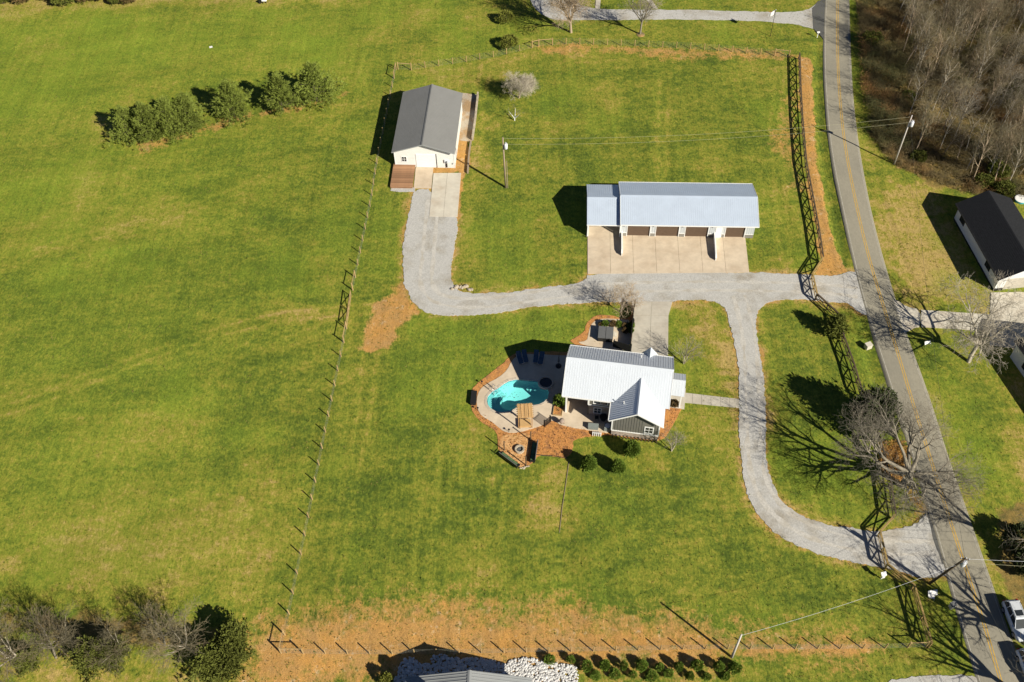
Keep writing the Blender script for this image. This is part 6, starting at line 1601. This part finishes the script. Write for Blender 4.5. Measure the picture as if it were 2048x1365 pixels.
# leaf fall and chips on the mulch
mx_ = []
for q, n in (([(180, 760), (240, 690), (480, 490), (560, 440), (560, 430), (440, 530), (230, 676), (165, 840), (250, 1000), (390, 1085), (395, 1235), (600, 1370), (700, 1270), (960, 1300), (1010, 1140), (1320, 1108), (1700, 1160), (1840, 1000), (1920, 850), (1820, 880), (1760, 1060), (1700, 1100), (1330, 1100), (1170, 1080), (830, 1010), (580, 1090), (440, 1085), (225, 900)], 5200),):
    w = [(p.x, p.y) for p in POOL_Q(q)]; X = rng.uniform(min(a for a, b in w), max(a for a, b in w), n * 3); Y = rng.uniform(min(b for a, b in w), max(b for a, b in w), n * 3)
    o_ = sdf(X, Y, w) > 0; mx_.append(np.stack([X[o_], Y[o_], np.full(o_.sum(), MZ + .03)], 1))
Cc = np.concatenate(mx_)
V, F = sprays(Cc, np.tile([0, 0, .15], (len(Cc), 1)), 1, .16, .05, 1.0, rng); V[:, 2] = np.maximum(V[:, 2], MZ + .005)
ch = add('wood_chips', npmesh('wood_chips', V, F, M['mulch'])); tag(ch, 'loose orange wood chips over the mulch beds round the pool', 'wood chips', kind='stuff')

# white rip-rap stones round the bottom house
RR = [rock_mesh(400 + i, M['riprap']) for i in range(8)]
rp = [(p.x, p.y) for p in GL([(803, 1325), (815, 1315), (828, 1318), (840, 1330), (860, 1330), (864, 1315), (885, 1310), (910, 1318), (940, 1318), (960, 1318), (985, 1322), (1005, 1330), (1025, 1322), (1050, 1316), (1075, 1322), (1110, 1328), (1150, 1334), (1156, 1350), (1150, 1385), (1000, 1385), (780, 1385), (797, 1345)])]
rs_ = random.Random(8); pts_ = []
cand = [(rs_.uniform(min(a for a, b in rp), max(a for a, b in rp)), rs_.uniform(min(b for a, b in rp), max(b for a, b in rp))) for _ in range(9000)]
cx2 = np.array(cand); inside = sdf(cx2[:, 0], cx2[:, 1], rp) > -.05; cand = cx2[inside]
RT_ = thing('riprap_bed', 'bed of loose white stones around the house with the ribbed grey roof', 'stones', (0, 0, 0))
big = sorted(cand.tolist(), key=lambda q: (q[0] < 1.0, -q[1]))
for i, (x, y) in enumerate(cand.tolist()[:290]):
    o = add('stone', RR[i % 8], RT_, (x, y, .1)); s = rs_.uniform(.13, .24); o.scale = (s, s * rs_.uniform(.7, 1), s * .8); o.rotation_euler.z = rs_.uniform(0, 6)
Vs = []; Fs = []; nb_ = 0
rv = [np.array([v.co[:] for v in me.vertices]) for me in RR]; rf = [np.array([p.vertices[:] for p in me.polygons]) for me in RR]
for i, (x, y) in enumerate(cand.tolist()[290:3200]):
    k = i % 8; s = rs_.uniform(.09, .19); a = rs_.uniform(0, 6); c_, s_ = math.cos(a), math.sin(a)
    v = rv[k] * s; v = np.stack([v[:, 0] * c_ - v[:, 1] * s_ + x, v[:, 0] * s_ + v[:, 1] * c_ + y, v[:, 2] * .8 + .08], 1)
    Vs.append(v); Fs.append(rf[k] + nb_); nb_ += len(v)
fs_ = add('loose_stones', npmesh('loose_stones', np.concatenate(Vs), np.concatenate(Fs), M['riprap']), RT_); fs_['kind'] = 'stuff'

# ------------------------------------------------------------------ cars
def loft(mb, stations, close=True):
    n = len(stations[0]); b = len(mb.v)
    for s in stations: mb.v += [tuple(p) for p in s]
    for i in range(len(stations) - 1):
        for k in range(n if close else n - 1):
            k2 = (k + 1) % n; mb.f.append((b + i * n + k, b + i * n + k2, b + (i + 1) * n + k2, b + (i + 1) * n + k))
    mb.f.append(tuple(b + k for k in reversed(range(n)))); mb.f.append(tuple(b + (len(stations) - 1) * n + k for k in range(n)))
def suv(label, p, rz, paint):
    """car along +x (nose at +x), 4.7 m long"""
    T = thing('parked_car', label, 'car', tuple(p), rz, 'cars parked on the right')
    def sec(x, w, z0, zb, zt):
        return [(x, -w * .94, z0), (x, w * .94, z0), (x, w, (z0 + zb) / 2), (x, w * .97, zb), (x, w * .82, zt), (x, 0, zt + .03), (x, -w * .82, zt), (x, -w * .97, zb), (x, -w, (z0 + zb) / 2)]
    mb = MB(); loft(mb, [sec(-2.32, .74, .45, .75, .86), sec(-2.2, .86, .32, .86, .98), (sec(-1.3, .92, .26, .9, 1.0)), sec(0, .93, .24, .9, 1.0), sec(.85, .93, .24, .9, 1.0), sec(1.5, .91, .26, .84, .95), sec(2.1, .84, .32, .74, .85), sec(2.36, .66, .42, .62, .72)])
    mb.build('body', M[paint], T, smooth=True)
    def cab(x, w, z): return [(x, -w, z), (x, w, z)]
    g = MB()                                              # glasshouse
    bot = [(-2.12, .80), (1.05, .80)]; top = [(-1.75, .62), (.25, .64)]
    vb = [(-2.15, -.8, 1.0), (1.12, -.8, .98), (1.12, .8, .98), (-2.15, .8, 1.0)]; vt = [(-1.85, -.64, 1.58), (.30, -.66, 1.6), (.30, .66, 1.6), (-1.85, .64, 1.58)]
    g.v = vb + vt; g.f = [(0, 1, 5, 4), (1, 2, 6, 5), (2, 3, 7, 6), (3, 0, 4, 7), (4, 5, 6, 7), (3, 2, 1, 0)]
    g.build('windows', M['glass'], T, bevel=.03)
    rf_ = MB(); rf_.v = [(-1.92, -.63, 1.585), (.30, -.66, 1.605), (.30, .66, 1.605), (-1.92, .63, 1.585), (-1.8, -.54, 1.66), (.12, -.56, 1.68), (.12, .56, 1.68), (-1.8, .54, 1.66)]
    rf_.f = [(0, 1, 5, 4), (1, 2, 6, 5), (2, 3, 7, 6), (3, 0, 4, 7), (4, 5, 6, 7), (3, 2, 1, 0)]
    ro = rf_.build('roof', M[paint], T, bevel=.02)
    MB().box(-.75, -.1, -.42, .42, 1.681, 1.70).build('sunroof', M['glass'], ro, bevel=.008)
    for y in (-.58, .58):
        MB().tube([(-1.6, y, 1.66), (-1.5, y, 1.73), (-.1, y, 1.74), (.05, y, 1.68)], .02, 6).build('roof_rail', M['black_metal'], ro)
        for x0, z0, x1, z1 in ((1.1, .98, .29, 1.6), (-.35, 1.0, -.42, 1.59), (-1.35, 1.0, -1.3, 1.585), (-2.15, 1.0, -1.86, 1.58)):
            MB().beam((x0, y * 1.385, z0), (x1, y * 1.13, z1), .07, .05).build('pillar', M[paint], T)
        m_ = MB().box(.68, .86, y * 1.62 if y > 0 else y * 1.62 - .18, y * 1.62 + .18 if y > 0 else y * 1.62, .98, 1.13).build('mirror', M[paint], T, bevel=.03)
        for x, nm in ((1.45, 'wheel'), (-1.4, 'wheel')):
            w = MB(); yc = y * 1.46; w.tube([(x, yc - .11, .35), (x, yc + .11, .35)], .35, 20); wo = w.build(nm, M['rubber'], T)
            MB().tube([(x, yc + (.112 if y > 0 else -.112), .35), (x, yc + (.125 if y > 0 else -.125), .35)], .22, 14).build('rim', M['steel'], wo)
        MB().box(2.02, 2.26, y * 1.05 - .16, y * 1.05 + .16, .66, .80).build('headlight', M['clear_lamp'], T, bevel=.03)
        MB().box(-2.33, -2.16, y * 1.2 - .12, y * 1.2 + .12, .78, 1.02).build('tail_light', M['red_lamp'], T, bevel=.03)
    MB().box(2.28, 2.385, -.45, .45, .46, .62).build('grille', M['black_metal'], T, bevel=.02)
    MB().box(1.15, 2.0, -.02, .02, .985, .995).build('hood_crease', M[paint], T)
    return T
rd = (G(2024, 1271) - G(1986, 1166)).normalized(); ra = math.atan2(rd.y, rd.x)
suv('silver car with sunroof parked at the right edge beside the road', G(2030, 1246), ra + R(2), 'silver_paint')
suv('pale car partly cut off by the right edge, below the silver car', G(2060, 1345), ra + R(3), 'white_paint')

ro_ = [(p.x, p.y) for p in GL([(1758, 905), (1768, 886), (1788, 876), (1808, 882), (1818, 905), (1816, 935), (1808, 958), (1790, 966), (1770, 954), (1758, 930)])]
rng = np.random.default_rng(41)
X = rng.uniform(min(a for a, b in ro_), max(a for a, b in ro_), 7000); Y = rng.uniform(min(b for a, b in ro_), max(b for a, b in ro_), 7000); o_ = sdf(X, Y, ro_) + (fbm(X, Y, 1.2, 661, 3) - .5) * 2 > .1
Cc = np.stack([X[o_], Y[o_], np.full(o_.sum(), .035)], 1)
V, F = sprays(Cc, np.tile([0, 0, .1], (len(Cc), 1)), 1, .17, .055, 1.0, rng); V[:, 2] = np.maximum(V[:, 2], .012)
tag(add('fallen_leaves', npmesh('fallen_leaves', V, F, M['leaf_gold'])), 'golden fallen leaves in a ring under the largest bare tree', 'leaves', kind='stuff')
# ------------------------------------------------------------------ grass tufts and clods (uncountable)
rng = np.random.default_rng(99)
vis = (gx > -100) & (gx < 100) & (gy > 34) & (gy < 176)
hard = gsd > .15
for q in (pool_deck_pts, [G(1170, 552), G(1502, 549), G(1522, 440), G(1522, 360), G(1170, 360)], [G(856, 436), G(918, 436), G(926, 340), G(784, 330), G(778, 380), G(826, 380)], [G(1260, 600), G(1348, 600), G(1340, 730), G(1258, 720)], [G(1785, 600), G(1981, 626), G(1981, 584), G(2120, 584), G(2120, 710), G(1806, 668)], LXY[::6] + RXY[::-6], [G(1120, 690), G(1350, 710), G(1350, 870), G(1120, 830)], [G(780, 170), G(960, 170), G(940, 335), G(775, 335)]):
    hard |= sdf(gx, gy, q) > -.25
base_ok = vis & ~hard & (pit < -3)
pr = np.where(base_ok, .25 + .25 * np.clip(m_dirt, 0, 1) + .5 * verge + .5 * np.clip(n1 + .1, 0, 1), 0); pr = pr / pr.sum()
sel = rng.choice(len(gx), 42000, p=pr)
Cc = np.stack([gx[sel] + rng.uniform(-.3, .3, len(sel)), gy[sel] + rng.uniform(-.3, .3, len(sel)), gz[sel] - .01], 1)
V, F = sprays(Cc, np.tile([0, 0, .55], (len(Cc), 1)), 3, .19, .035, .55, rng); V[:, 2] = np.maximum(V[:, 2], -.4)
tag(add('grass_tufts', npmesh('grass_tufts', V, F, M['tuft'])), 'loose tufts of grass standing proud of the lawn and bare soil', 'grass', kind='stuff')
pr = np.where(base_ok & (m_dirt > .45), m_dirt, 0); pr = pr / pr.sum(); sel = rng.choice(len(gx), 2200, p=pr)
Cc = np.stack([gx[sel] + rng.uniform(-.3, .3, len(sel)), gy[sel] + rng.uniform(-.3, .3, len(sel)), gz[sel] + .02], 1)
tet = np.array([[1, 0, -.4], [-.5, .87, -.4], [-.5, -.87, -.4], [.1, 0, .7]]); sc_ = rng.uniform(.02, .07, (len(Cc), 1, 1)) * rng.uniform(.7, 1.3, (len(Cc), 4, 1))
V = (Cc[:, None, :] + tet[None] * sc_).reshape(-1, 3); b_ = (np.arange(len(Cc)) * 4)[:, None]; F = np.concatenate([b_ + np.array([[0, 1, 3]]), b_ + np.array([[1, 2, 3]]), b_ + np.array([[2, 0, 3]])])
tag(add('soil_clods', npmesh('soil_clods', V, F, M['clod'])), 'crumbly clods scattered over the bare orange soil', 'soil', kind='stuff')
